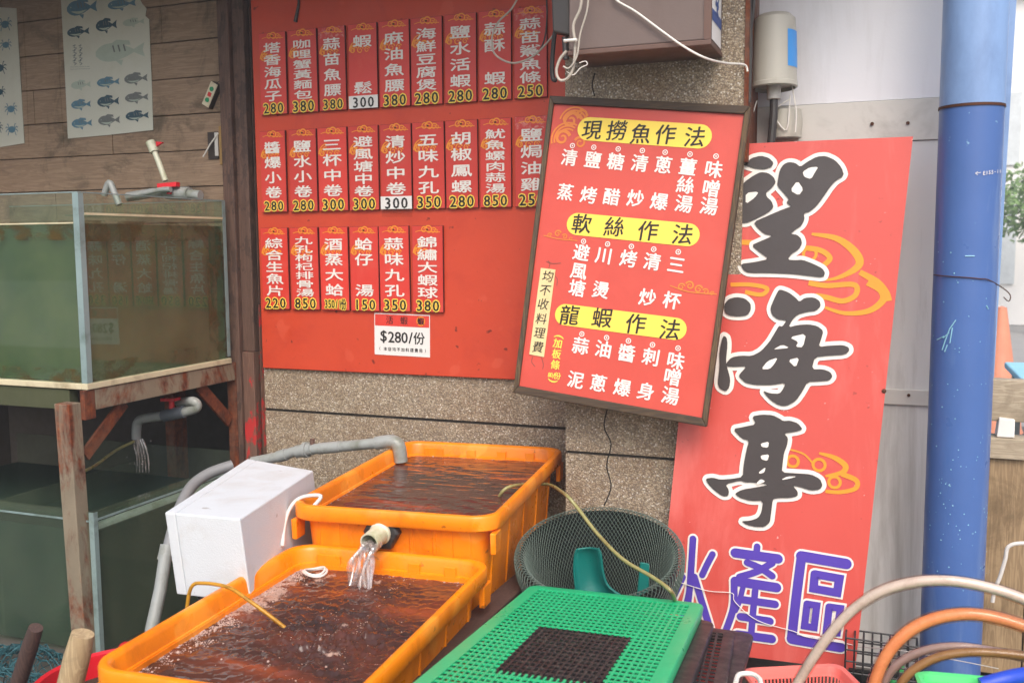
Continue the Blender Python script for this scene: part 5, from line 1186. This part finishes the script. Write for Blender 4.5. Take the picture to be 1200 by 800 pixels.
# ================================================================== FOAM BOX, BUCKETS, STICKS
zf = .725
F = [atz(*q, zf) for q in ((193, 600), (281, 608), (367, 551), (290, 537))]
dn_ = aty(207, 696, F[0].y+.01)-F[0]
dn_ = Vector((dn_.x, dn_.y, dn_.z))
fo = thing('foam_box', F[0]+dn_, 'white styrofoam box lying on its side, resting beside the orange tubs', 'foam box')
Fb = [p+dn_ for p in F]
cF = sum(F, Vector())/4
def fmix(t): return [F[0]+(F[1]-F[0])*t, F[1], F[2], F[3]+(F[2]-F[3])*t]
def fmix0(t): return [F[0], F[0]+(F[1]-F[0])*t, F[3]+(F[2]-F[3])*t, F[3]]
MB().hexa([p+dn_ for p in fmix(.1402)], fmix(.1402)).build('box', M['foam'], fo, bevel=.004)
MB().hexa([p+dn_ for p in fmix0(.1398)], fmix0(.1398)).build('lid', M['foam'], fo, bevel=.004)
bb = thing('black_bucket', (F[0].x+.2, F[0].y+.28, 0), 'black bucket rim peeping out under the foam box', 'bucket')
bcx, bcy, bz = F[0].x+.19, F[0].y+.2, F[0].z+dn_.z-.004
MB().lathe((bcx, bcy, 0), [(.14, 0), (.185, bz-.02), (.2, bz-.02), (.203, bz-.008), (.197, bz), (.188, bz-.004), (.15, .02)], 40, cap0=True).build('bucket_shell', M['black_plastic'], bb, smooth=True)
gh = thing('drain_hose', aty(190, 700, -.75), 'grey drain hose bending down between the lower tank and the foam box', 'hose')
MB().tube([aty(272, 545, -.45), aty(246, 554, -.52), aty(226, 568, -.6), aty(213, 590, -.7), aty(203, 620, -.8), aty(196, 648, -.85)], .021, 12, smooth=5).build('upper_hose', M['corrugated'], gh, smooth=True)
MB().tube([aty(197, 638, -.84), aty(193, 656, -.86)], .026, 12).build('coupling', M['pvc'], gh, smooth=True)
MB().tube([aty(194, 650, -.86), aty(188, 690, -.9), aty(178, 735, -.95), aty(172, 775, -1.0)], .0215, 12).build('lower_pipe', M['pvc'], gh, smooth=True)
rbk = thing('red_bucket', (-1.86, -1.62, 0), 'red bucket with a white handle standing by the lower orange tub', 'bucket')
bz = .36; bc_ = (atz(30, 800, bz)+Vector((.205, .0, 0))); bc_.y = atz(60, 780, bz).y+.0
MB().lathe((bc_.x, bc_.y, 0), [(.15, 0), (.2, bz-.03), (.212, bz-.03), (.214, bz-.006), (.207, bz), (.199, bz-.006), (.15, .012), (.0001, .01)], 48).build('bucket_shell', M['bucket_red'], rbk, smooth=True)
ea = Vector((bc_.x-.13, bc_.y+.165, bz-.012))
MB().lathe(ea, [(.0001, -.012), (.022, -.012), (.022, .012), (.0001, .012)], 14, axis=(.6, -.8, 0)).build('handle_lug', M['bucket_red'], rbk, smooth=True)
MB().tube([ea+Vector((.0, .012, 0))]+[Vector((bc_.x+.222*math.cos(a), bc_.y+.222*math.sin(a), bz-.002+.006*math.sin(a))) for a in [R(118-14*i) for i in range(8)]], .005, 8, smooth=3).build('handle', M['cable_white'], rbk)
MB().lathe((bc_.x, bc_.y, bz-.06), [(.0001, 0), (.185, .0)], 40).build('contents', M['tank_water_low'], rbk)
# sticks
def stick(nm, top, foot, r0, r1, mt, lab):
    P = [foot+(top-foot)*i/10 for i in range(11)]
    o_ = MB().tube(P, lambda t: (r1+(r0-r1)*t) if t < .97 else r0*.86, 16).build(nm, M[mt], smooth=True); tag(o_, lab, 'stick'); return o_
tp1 = aty(97, 742, -1.78); ft1 = aty(68, 860, -1.80); ft1 = tp1+(ft1-tp1)*2.6; 
k = tp1.z/(tp1.z-ft1.z); ft1 = tp1+(ft1-tp1)*k*.999
stick('wooden_pole', tp1, ft1, .030, .030, 'stick_light', 'pale round-ended wooden pole standing in front of the red bucket')
tp2 = aty(42, 735, -1.62); ft2 = aty(12, 830, -1.60); k = tp2.z/(tp2.z-ft2.z); ft2 = tp2+(ft2-tp2)*k*.999
stick('dark_stick', tp2, ft2, .021, .021, 'stick_dark', 'dark brown wooden handle standing left of the pale pole')
# heap of teal netting on the floor by the tanks
mb = MB(); gs = 58
nx0, ny0 = -3.0, -1.75
Hn = {}
for i in range(gs+1):
    for j in range(gs+1):
        x, y = nx0+.95*i/gs, ny0+.78*j/gs; e_ = min(i, gs-i, j, gs-j)/gs
        Hn[i, j] = Vector((x+rnd.uniform(-.01, .01), y+rnd.uniform(-.01, .01), .01+min(1, e_*6)*(.05+.035*math.sin(x*17+y*9)+.03*math.sin(y*23-x*5))+rnd.uniform(0, .02)))
for i in range(gs):
    for j in range(gs): mb.quad(Hn[i, j], Hn[i+1, j], Hn[i+1, j+1], Hn[i, j+1])
nb = mb.build('netting_heap', M['teal_net']); tag(nb, 'heap of teal fishing net on the floor under the lower tank front', 'net')
wm = nb.modifiers.new('cords', 'WIREFRAME'); wm.thickness = .0045; wm.use_even_offset = False
# ================================================================== NET BASKET WITH SCOOP
bzr = .52
bl_, br_ = atz(601, 648, bzr), atz(804, 652, bzr); bcn = (bl_+br_)/2; brd = (br_-bl_).length/2-.004
nbk = thing('net_basket', (bcn.x, bcn.y, .1), 'round dark basket covered in grey-green netting beside the signboard', 'basket')
bax = Vector((.04, -.29, 1)).normalized(); bq = bax.to_track_quat('Z', 'Y')
prof = []
for k in range(11): a = math.pi*k/10; prof.append((brd-.017+.017*math.cos(a), .017*math.sin(a)))   # the fat rolled rim
prof = [(brd-.10, -.34), (brd-.055, -.22), (brd-.02, -.10), (brd-.002, -.035)]+prof+[(brd-.040, -.03), (brd-.056, -.10), (brd-.085, -.2), (brd-.10, -.27)]
N = 104
def bpt(r, z, th): return bcn+bq @ Vector((r*math.cos(th), r*math.sin(th), z))
# dense diamond net following that profile
import itertools
seg = [0]
for a, b in zip(prof, prof[1:]): seg.append(seg[-1]+math.hypot(b[0]-a[0], b[1]-a[1]))
def along(s):
    for i in range(len(prof)-1):
        if s <= seg[i+1]+1e-9: t = (s-seg[i])/(seg[i+1]-seg[i]); return prof[i][0]+(prof[i+1][0]-prof[i][0])*t, prof[i][1]+(prof[i+1][1]-prof[i][1])*t
    return prof[-1]
Mr = 70; mb = MB()
for j in range(Mr+1):
    r_, z_ = along(seg[-1]*j/Mr)
    for i in range(N): mb.v.append(bpt(r_, z_, 2*math.pi*(i+.5*(j % 2))/N))
for j in range(1, Mr):
    for i in range(N):
        if j % 2: lft, rgt = i, (i+1) % N; d0 = (j-1)*N+rgt; d1 = (j+1)*N+rgt
        else: lft, rgt = (i-1) % N, i; d0 = (j-1)*N+lft; d1 = (j+1)*N+lft
        if j % 2: mb.f.append((j*N+i, d0, j*N+(i+1) % N, d1))
        elif j % 2 == 0: mb.f.append((j*N+i, (j-1)*N+i, j*N+(i+1) % N, (j+1)*N+i))
net = mb.build('netting', M['net'], nbk)
wm = net.modifiers.new('cords', 'WIREFRAME'); wm.thickness = .0028; wm.use_even_offset = False
MB().lathe(bcn, [(brd-.018, .008), (brd-.022, -.03), (brd-.036, -.10), (brd-.070, -.2), (brd-.092, -.30), (.0001, -.30)], 56, axis=bax).build('inner_bowl', M['bowl'], nbk, smooth=True)
sc2 = atplane(690, 668, bcn-Vector((0, .02, 0)), Vector((.1, -1, .0)).normalized())
ts = thing('teal_scoop', atz(693, 690, .40), 'teal plastic scoop with an upright channel handle inside the net basket', 'scoop')
pc = lambda x, y, d=0: aty(x, y, bcn.y-.02+d)
mb = MB(); rows_ = []
for y, x0, x1, dp in ((642, 677, 701, .012), (645, 674, 703, .022), (655, 673, 705, .028), (670, 674, 707, .03), (684, 675, 712, .03), (694, 676, 722, .022), (705, 678, 736, .012)):
    row = []
    for k in range(9): t = k/8; p = pc(x0+(x1-x0)*t, y); p = p+Vector((0, dp*(math.sin(math.pi*t)), 0)); row.append(p)
    rows_.append(row)
mb.rings(rows_, closed_u=False); o_ = mb.build('blade', M['teal'], ts, smooth=True); m_ = o_.modifiers.new('thick', 'SOLIDIFY'); m_.thickness = .004
mb = MB(); mb.tube([pc(677, 643), pc(674, 650), pc(673, 670), pc(676, 697)], .004, 8, smooth=3).tube([pc(701, 642), pc(704, 650), pc(707, 672), pc(714, 688), pc(735, 702)], .004, 8, smooth=3); mb.build('rolled_edge', M['teal'], ts)
MB().hexa([pc(746, 700), pc(760, 700), pc(760, 700, .01), pc(746, 700, .01)], [pc(750, 658), pc(761, 660), pc(761, 660, .01), pc(750, 658, .01)]).build('grip', M['teal'], ts, bevel=.003)
# hose from the upper tub to the basket
rimR = UT(UW/2-.01, -.02, ZU+.008)
pts = [UT(UW/2-.11, -.06, ZU-.06), UT(UW/2-.07, -.055, ZU-.02), atplane(640, 567, rimR, Vector((1, .1, 0))), atz(661, 578, .68), atz(676, 594, .655), atz(700, 625, .60), atz(730, 655, .565), atz(765, 676, .545), atz(786, 692, .53), atz(792, 706, .47)]
tag(MB().tube(pts, .0055, 10, smooth=6).build('siphon_hose', M['hose_green'], smooth=True), 'thin brownish hose arching from the upper tub over the net basket', 'hose')
# hose with black wrapping in the lower tub
pts = [atz(222, 700, .52), atz(224, 688, .57), atz(240, 683, .585), atz(268, 688, .585), atz(290, 702, .565), atz(312, 718, .535), atz(334, 735, .50)]
pts = [pts[1]+Vector((-.02, -.02, -.2)), pts[1]+Vector((-.012, -.01, -.08))]+pts[1:]
tag(MB().tube(pts, .0048, 10, smooth=6).build('striped_air_hose', M['hose_yellow'], smooth=True), 'black and yellow air hose dipping over the left rim into the lower tub', 'hose')
pts = [UT(-UW/2+.06, -UL/2+.05, ZU-.02), atz(376, 581, ZU+.012), atz(355, 582, ZU+.008), atz(342, 592, .675), atz(334, 612, .63), atz(331, 640, .575)]
tag(MB().tube(pts, .006, 10, smooth=6).build('white_air_hose', M['hose_white'], smooth=True), 'thin white hose hooked over the front left corner of the upper tub', 'hose')
mb = MB(); c = LT(-.2, .35, ZLW-.05)
for kk in range(2): mb.tube([c+Vector((.036*(1-.2*kk)*math.cos(a), .03*math.sin(a), .004*kk+.004*math.sin(a*2))) for a in [2*math.pi*i/20 for i in range(20)]], .0034, 8, closed=True)
tag(mb.build('coiled_tube', M['hose_white'], smooth=True), 'small coil of clear white tube floating in the lower tub corner', 'tube')

# ================================================================== TRAYS
def tray(nm, O, u, v, W, L, mt, lab, border=.045, pitch=.0135, pitchy=.026, hole=None, inner=None, inner_mt=None, H_=.035, cat='tray', group='plastic mesh trays'):
    pl = Plane(O, u, v); t = thing(nm, O, lab, cat, group)
    def rr(ins, h, r=.03): return [pl.at(W/2+x, L/2+y, h) for x, y in rrect(W-2*ins, L-2*ins, max(r-ins, .006), 6)]
    MB().rings([rr(.004, -H_), rr(.0, -.006), rr(.003, -.001), rr(.008, 0), rr(border, -.001), rr(border, -.007), rr(.012, -.007), rr(.008, -H_), rr(.004, -H_)], True).build('border', M[mt], t, smooth=True)
    mb = MB(); nb_ = int((W-2*border)/pitch); nl = int((L-2*border)/(pitchy/2))
    def strip(a, b, wd, mbx, h=-.0022):
        d = Vector((b[0]-a[0], b[1]-a[1], 0)).normalized(); q = Vector((-d.y, d.x, 0))*wd/2
        lo = [pl.at(a[0]-q.x, a[1]-q.y, h-.003), pl.at(b[0]-q.x, b[1]-q.y, h-.004), pl.at(b[0]+q.x, b[1]+q.y, h-.003), pl.at(a[0]+q.x, a[1]+q.y, h-.003)]
        hi = [p+pl.n*.003 for p in lo]; mbx.hexa(lo, hi)
    mi = MB()
    def run(cst, lo, hi, axis, wd, h):
        spans = [(lo, hi)]
        if hole:
            hx0, hy0, hx1, hy1 = hole
            a0, a1, b0, b1 = (hx0, hx1, hy0, hy1) if axis == 'y' else (hy0, hy1, hx0, hx1)
            if a0 < cst < a1:
                spans = [(lo, b0), (b1, hi)]
                A = (cst, b0+.001) if axis == 'y' else (b0+.001, cst); B = (cst, b1-.001) if axis == 'y' else (b1-.001, cst); strip(A, B, wd*1.05, mi, h-.002)
        for s0, s1 in spans:
            A = (cst, s0) if axis == 'y' else (s0, cst); B = (cst, s1) if axis == 'y' else (s1, cst); strip(A, B, wd, mb, h)
    for i in range(1, nb_): run(border+(W-2*border)*i/nb_, border-.002, L-border+.002, 'y', .0034 if i % 2 else .0056, -.0016)
    for i in range(1, nl): run(border+(L-2*border)*i/nl, border-.002, W-border+.002, 'x', .0024 if i % 2 else .0058, -.0055 if i % 2 else -.0022)
    mb.build('mesh', M[mt if inner is None else inner], t)
    if mi.v: mi.build('dark_mesh', M[inner_mt], t)
    return t, pl
zt0, zt1 = .485, .555
B0, B1 = atz(622, 684, zt0), atz(826, 706, zt0); Fm = (atz(480, 800, zt1)+atz(784, 800, zt1))/2
gu = (B1-B0).normalized(); mid = (B0+B1)/2; gv = (mid-Fm); gv = (gv-gu*gv.dot(gu)).normalized(); GW, GL = (B1-B0).length, .88
GO = B0-gv*GL
gn = gu.cross(gv)
def gpx(x, y):
    p = atplane(x, y, GO, gn)-GO; return p.dot(gu), p.dot(gv)
hh = [gpx(*q) for q in ((637, 731), (735, 752), (704, 800), (594, 770))]
hole = (min(hh[0][0], hh[3][0]), min(hh[2][1], hh[3][1]), max(hh[1][0], hh[2][0]), max(hh[0][1], hh[1][1]))
tray('green_tray', GO, gu, gv, GW, GL, 'green', 'green plastic mesh tray with a dark mesh square in the middle, top of the stack', .036, .0138, hole=hole, inner_mt='black_plastic')
# stack of trays under it
def under(px_c, z, rotd, W, L, mt, lab, **k):
    c = atz(*px_c, z); a = R(rotd); uu = Vector((math.cos(a), math.sin(a), -.02)).normalized(); vv = Vector((-math.sin(a), math.cos(a), -.09)); vv = (vv-uu*vv.dot(uu)).normalized()
    return tray('black_tray', c-uu*W-vv*L, uu, vv, W, L, mt, lab, **k)
under((838, 727), .452, 3, .48, .66, 'black_plastic', 'black plastic tray lying directly under the green tray', border=.045, pitch=.016)
under((862, 739), .415, 5, .46, .62, 'black_plastic', 'scratched black tray, second below the green tray', border=.03, pitch=.016)
under((884, 741), .375, 2, .46, .62, 'black_plastic', 'lowest black tray of the stack, with red mesh showing through', border=.05, pitch=.014, inner='red_mesh')
ccx = (B0+B1)/2-gv*.34
sk = thing('stack_crate', (ccx.x, ccx.y, 0), 'dark crate standing under the stack of trays', 'crate')
MB().box(ccx.x-.2, ccx.y-.28, .0, ccx.x+.2, ccx.y+.26, .30).build('crate_body', M['black_plastic'], sk, bevel=.01)
MB().box(ccx.x-.215, ccx.y-.295, .26, ccx.x+.215, ccx.y+.275, .29).build('crate_rim', M['black_plastic'], sk, bevel=.006)
o_ = MB().tube([atz(q[0], q[1], .43) for q in ((862, 800), (866, 790), (880, 789), (890, 795), (892, 806))], .006, 8, smooth=5); tag(o_.build('pale_handle', M['cable_white']), 'pale bent handle beside the lowest black tray', 'handle')

# baskets on the right
def basket(nm, TL, TR, depth, H_, mt, lab, rim=.014, tap=.03, group=None, rows_n=3, cols=26):
    t = thing(nm, ((TL.x+TR.x)/2, (TL.y+TR.y)/2, TL.z-H_), lab, 'basket', group)
    u_ = (TR-TL).normalized(); W = (TR-TL).length; v_ = Vector((-u_.y, u_.x, 0)); z0 = TL.z-H_
    o0 = TL+u_*W/2-v_*depth/2
    def rg(ins, z, r=.03): return [o0+u_*x+v_*y+Vector((0, 0, z-TL.z)) for x, y in rrect(W-2*ins, depth-2*ins, r, 5)]
    z = TL.z
    MB().rings([rg(.012, z-.018), rg(.0, z-.016), rg(-.004, z-.004), rg(.002, z), rg(.012, z-.003), rg(.016, z-.018)], True).build('rim', M[mt], t, smooth=True)
    MB().rings([rg(.0145, z-.016), rg(.018, z-H_*.14)], True).rings([rg(.018+.4*tap, z-H_*.62), rg(.018+tap, z-H_), rg(.018+tap, z-H_)], True, False, True).build('side_wall', M[mt], t, smooth=True)
    mb = MB(); zz0, zz1 = z-H_*.14, z-H_*.62; n_ = cols
    P0, P1 = rrect(W-.036, depth-.036, .03, 5), rrect(W-.036-.8*tap, depth-.036-.8*tap, .03, 5)
    def per(P, s):
        m = len(P); L_ = [math.hypot(P[(i+1) % m][0]-P[i][0], P[(i+1) % m][1]-P[i][1]) for i in range(m)]; s *= sum(L_)
        for i in range(m):
            if s <= L_[i]: f = s/max(L_[i], 1e-9); return P[i][0]+(P[(i+1) % m][0]-P[i][0])*f, P[i][1]+(P[(i+1) % m][1]-P[i][1])*f
            s -= L_[i]
        return P[0]
    tw = lambda p, zz: o0+u_*p[0]+v_*p[1]+Vector((0, 0, zz-TL.z))
    for k in range(n_*4): mb.tube([tw(per(P0, k/(n_*4)), zz0+.002), tw(per(P1, k/(n_*4)), zz1-.002)], .0026, 5)
    for r_ in range(1, rows_n+1):
        f = r_/(rows_n+1); Pm = [(a[0]+(b[0]-a[0])*f, a[1]+(b[1]-a[1])*f) for a, b in zip(P0, P1)]; mb.tube([tw(p, zz0+(zz1-zz0)*f) for p in Pm], .0026, 5, closed=True)
    mb.build('mesh_wall', M[mt], t)
    return t
pk0, pk1 = atz(868, 782, .30), atz(984, 776, .30)
basket('pink_basket', pk0, pk1, .34, .2, 'pink', 'pink plastic basket standing at the foot of the tall signboard')
dk0, dk1 = aty(985, 700, -.34), aty(1086, 703, -.34)
dkz = .26
dc = thing('wire_crate', (.03, -.42, 0), 'dark wire mesh crate on the floor beside the blue column', 'crate')
x0_, x1_ = aty(992, 720, -.47).x, .13; mb = MB()
for i in range(9):
    x = x0_+(x1_-x0_)*i/8; mb.tube([(x, -.47, 0), (x, -.47, dkz)], .003, 6); mb.tube([(x, -.47, dkz), (x, -.40, dkz)], .003, 6); mb.tube([(x, -.40, 0), (x, -.40, dkz)], .003, 6)
for k in range(8): z = .01+(dkz-.01)*k/7; mb.tube([(x0_, -.47, z), (x1_, -.47, z)], .003, 6); mb.tube([(x0_, -.40, z), (x1_, -.40, z)], .003, 6)
mb.build('wire_side', M['black_plastic'], dc)
MB().box(x0_+.01, -.445, .0, x1_-.01, -.425, .15).build('dark_liner', M['bowl'], dc)
mb = MB()
for k in range(6): x = x0_+.02+rnd.random()*(x1_-x0_-.08); z = .03+rnd.random()*.16; mb.box(x, -.452+.001*k, z, x+.05, -.4495+.001*k, z+.02)
mb.build('green_strap', M['lime'], dc)
gb0 = atz(1072, 784, .46); gb1 = gb0+Vector((.36, .05, 0))
basket('lime_basket', gb0, gb1, .3, .22, 'lime', 'bright lime green basket under the coiled hoses, holding a blue tube')
MBt = MB().tube([atz(1150, 803, .455), atz(1175, 796, .47), atz(1200, 791, .475), atz(1240, 788, .475)], .018, 12, smooth=4)
tag(MBt.build('blue_tube', M['blue_plastic'], smooth=True), 'blue plastic tube lying in the lime green basket', 'tube')
ls = thing('basket_crate', (gb0.x+.2, gb0.y-.15, 0), 'dark crate under the lime green basket', 'crate')
MB().box(gb0.x+.0, gb0.y-.28, 0, gb0.x+.34, gb0.y-.02, .235).build('crate_body', M['black_plastic'], ls, bevel=.01)

# hoses
def hose(nm, P, r, mt, lab):
    o_ = thing(nm, P[0], lab, 'hose', 'coiled hoses by the blue column')
    MB().tube(P, r*.78, 16, smooth=8).build('core', M[mt], o_, smooth=True)
    MB().tube(P, r, 20, smooth=8).build('clear_wall', M['hose_wall' if mt != 'hose_orange' else 'hose_wall_orange'], o_, smooth=True); return o_
hose('clear_hose', [aty(*q, -1.05) for q in ((905, 862), (935, 800), (962, 757), (995, 718), (1030, 694), (1070, 682), (1110, 680), (1150, 686), (1200, 702), (1260, 735), (1300, 800))], .0155, 'hose_clear', 'thick cloudy clear hose in the widest arch in front of the signboard')
hose('orange_hose', [aty(*q, -1.0) for q in ((1020, 880), (1022, 820), (1030, 785), (1048, 755), (1075, 733), (1110, 721), (1150, 720), (1200, 733), (1260, 760), (1300, 810))], .0185, 'hose_orange', 'thick orange hose arched inside the clear hose')
hose('pinkish_hose', [aty(*q, -.86) for q in ((1026, 830), (1036, 800), (1052, 778), (1080, 763), (1115, 757), (1150, 760), (1200, 770), (1260, 790))], .013, 'hose_pinkish', 'thinner pinkish hose below the orange hose')
hose('amber_hose', [aty(*q, -.93) for q in ((1046, 840), (1054, 805), (1070, 785), (1098, 770), (1130, 764), (1160, 764), (1200, 768), (1260, 780))], .0135, 'hose_amber', 'amber brown hose nearest the lime green basket')
for o_ in bpy.data.objects:
    for k in ('_b', '_edge', '_left', '_bub'):
        if k in o_: del o_[k]
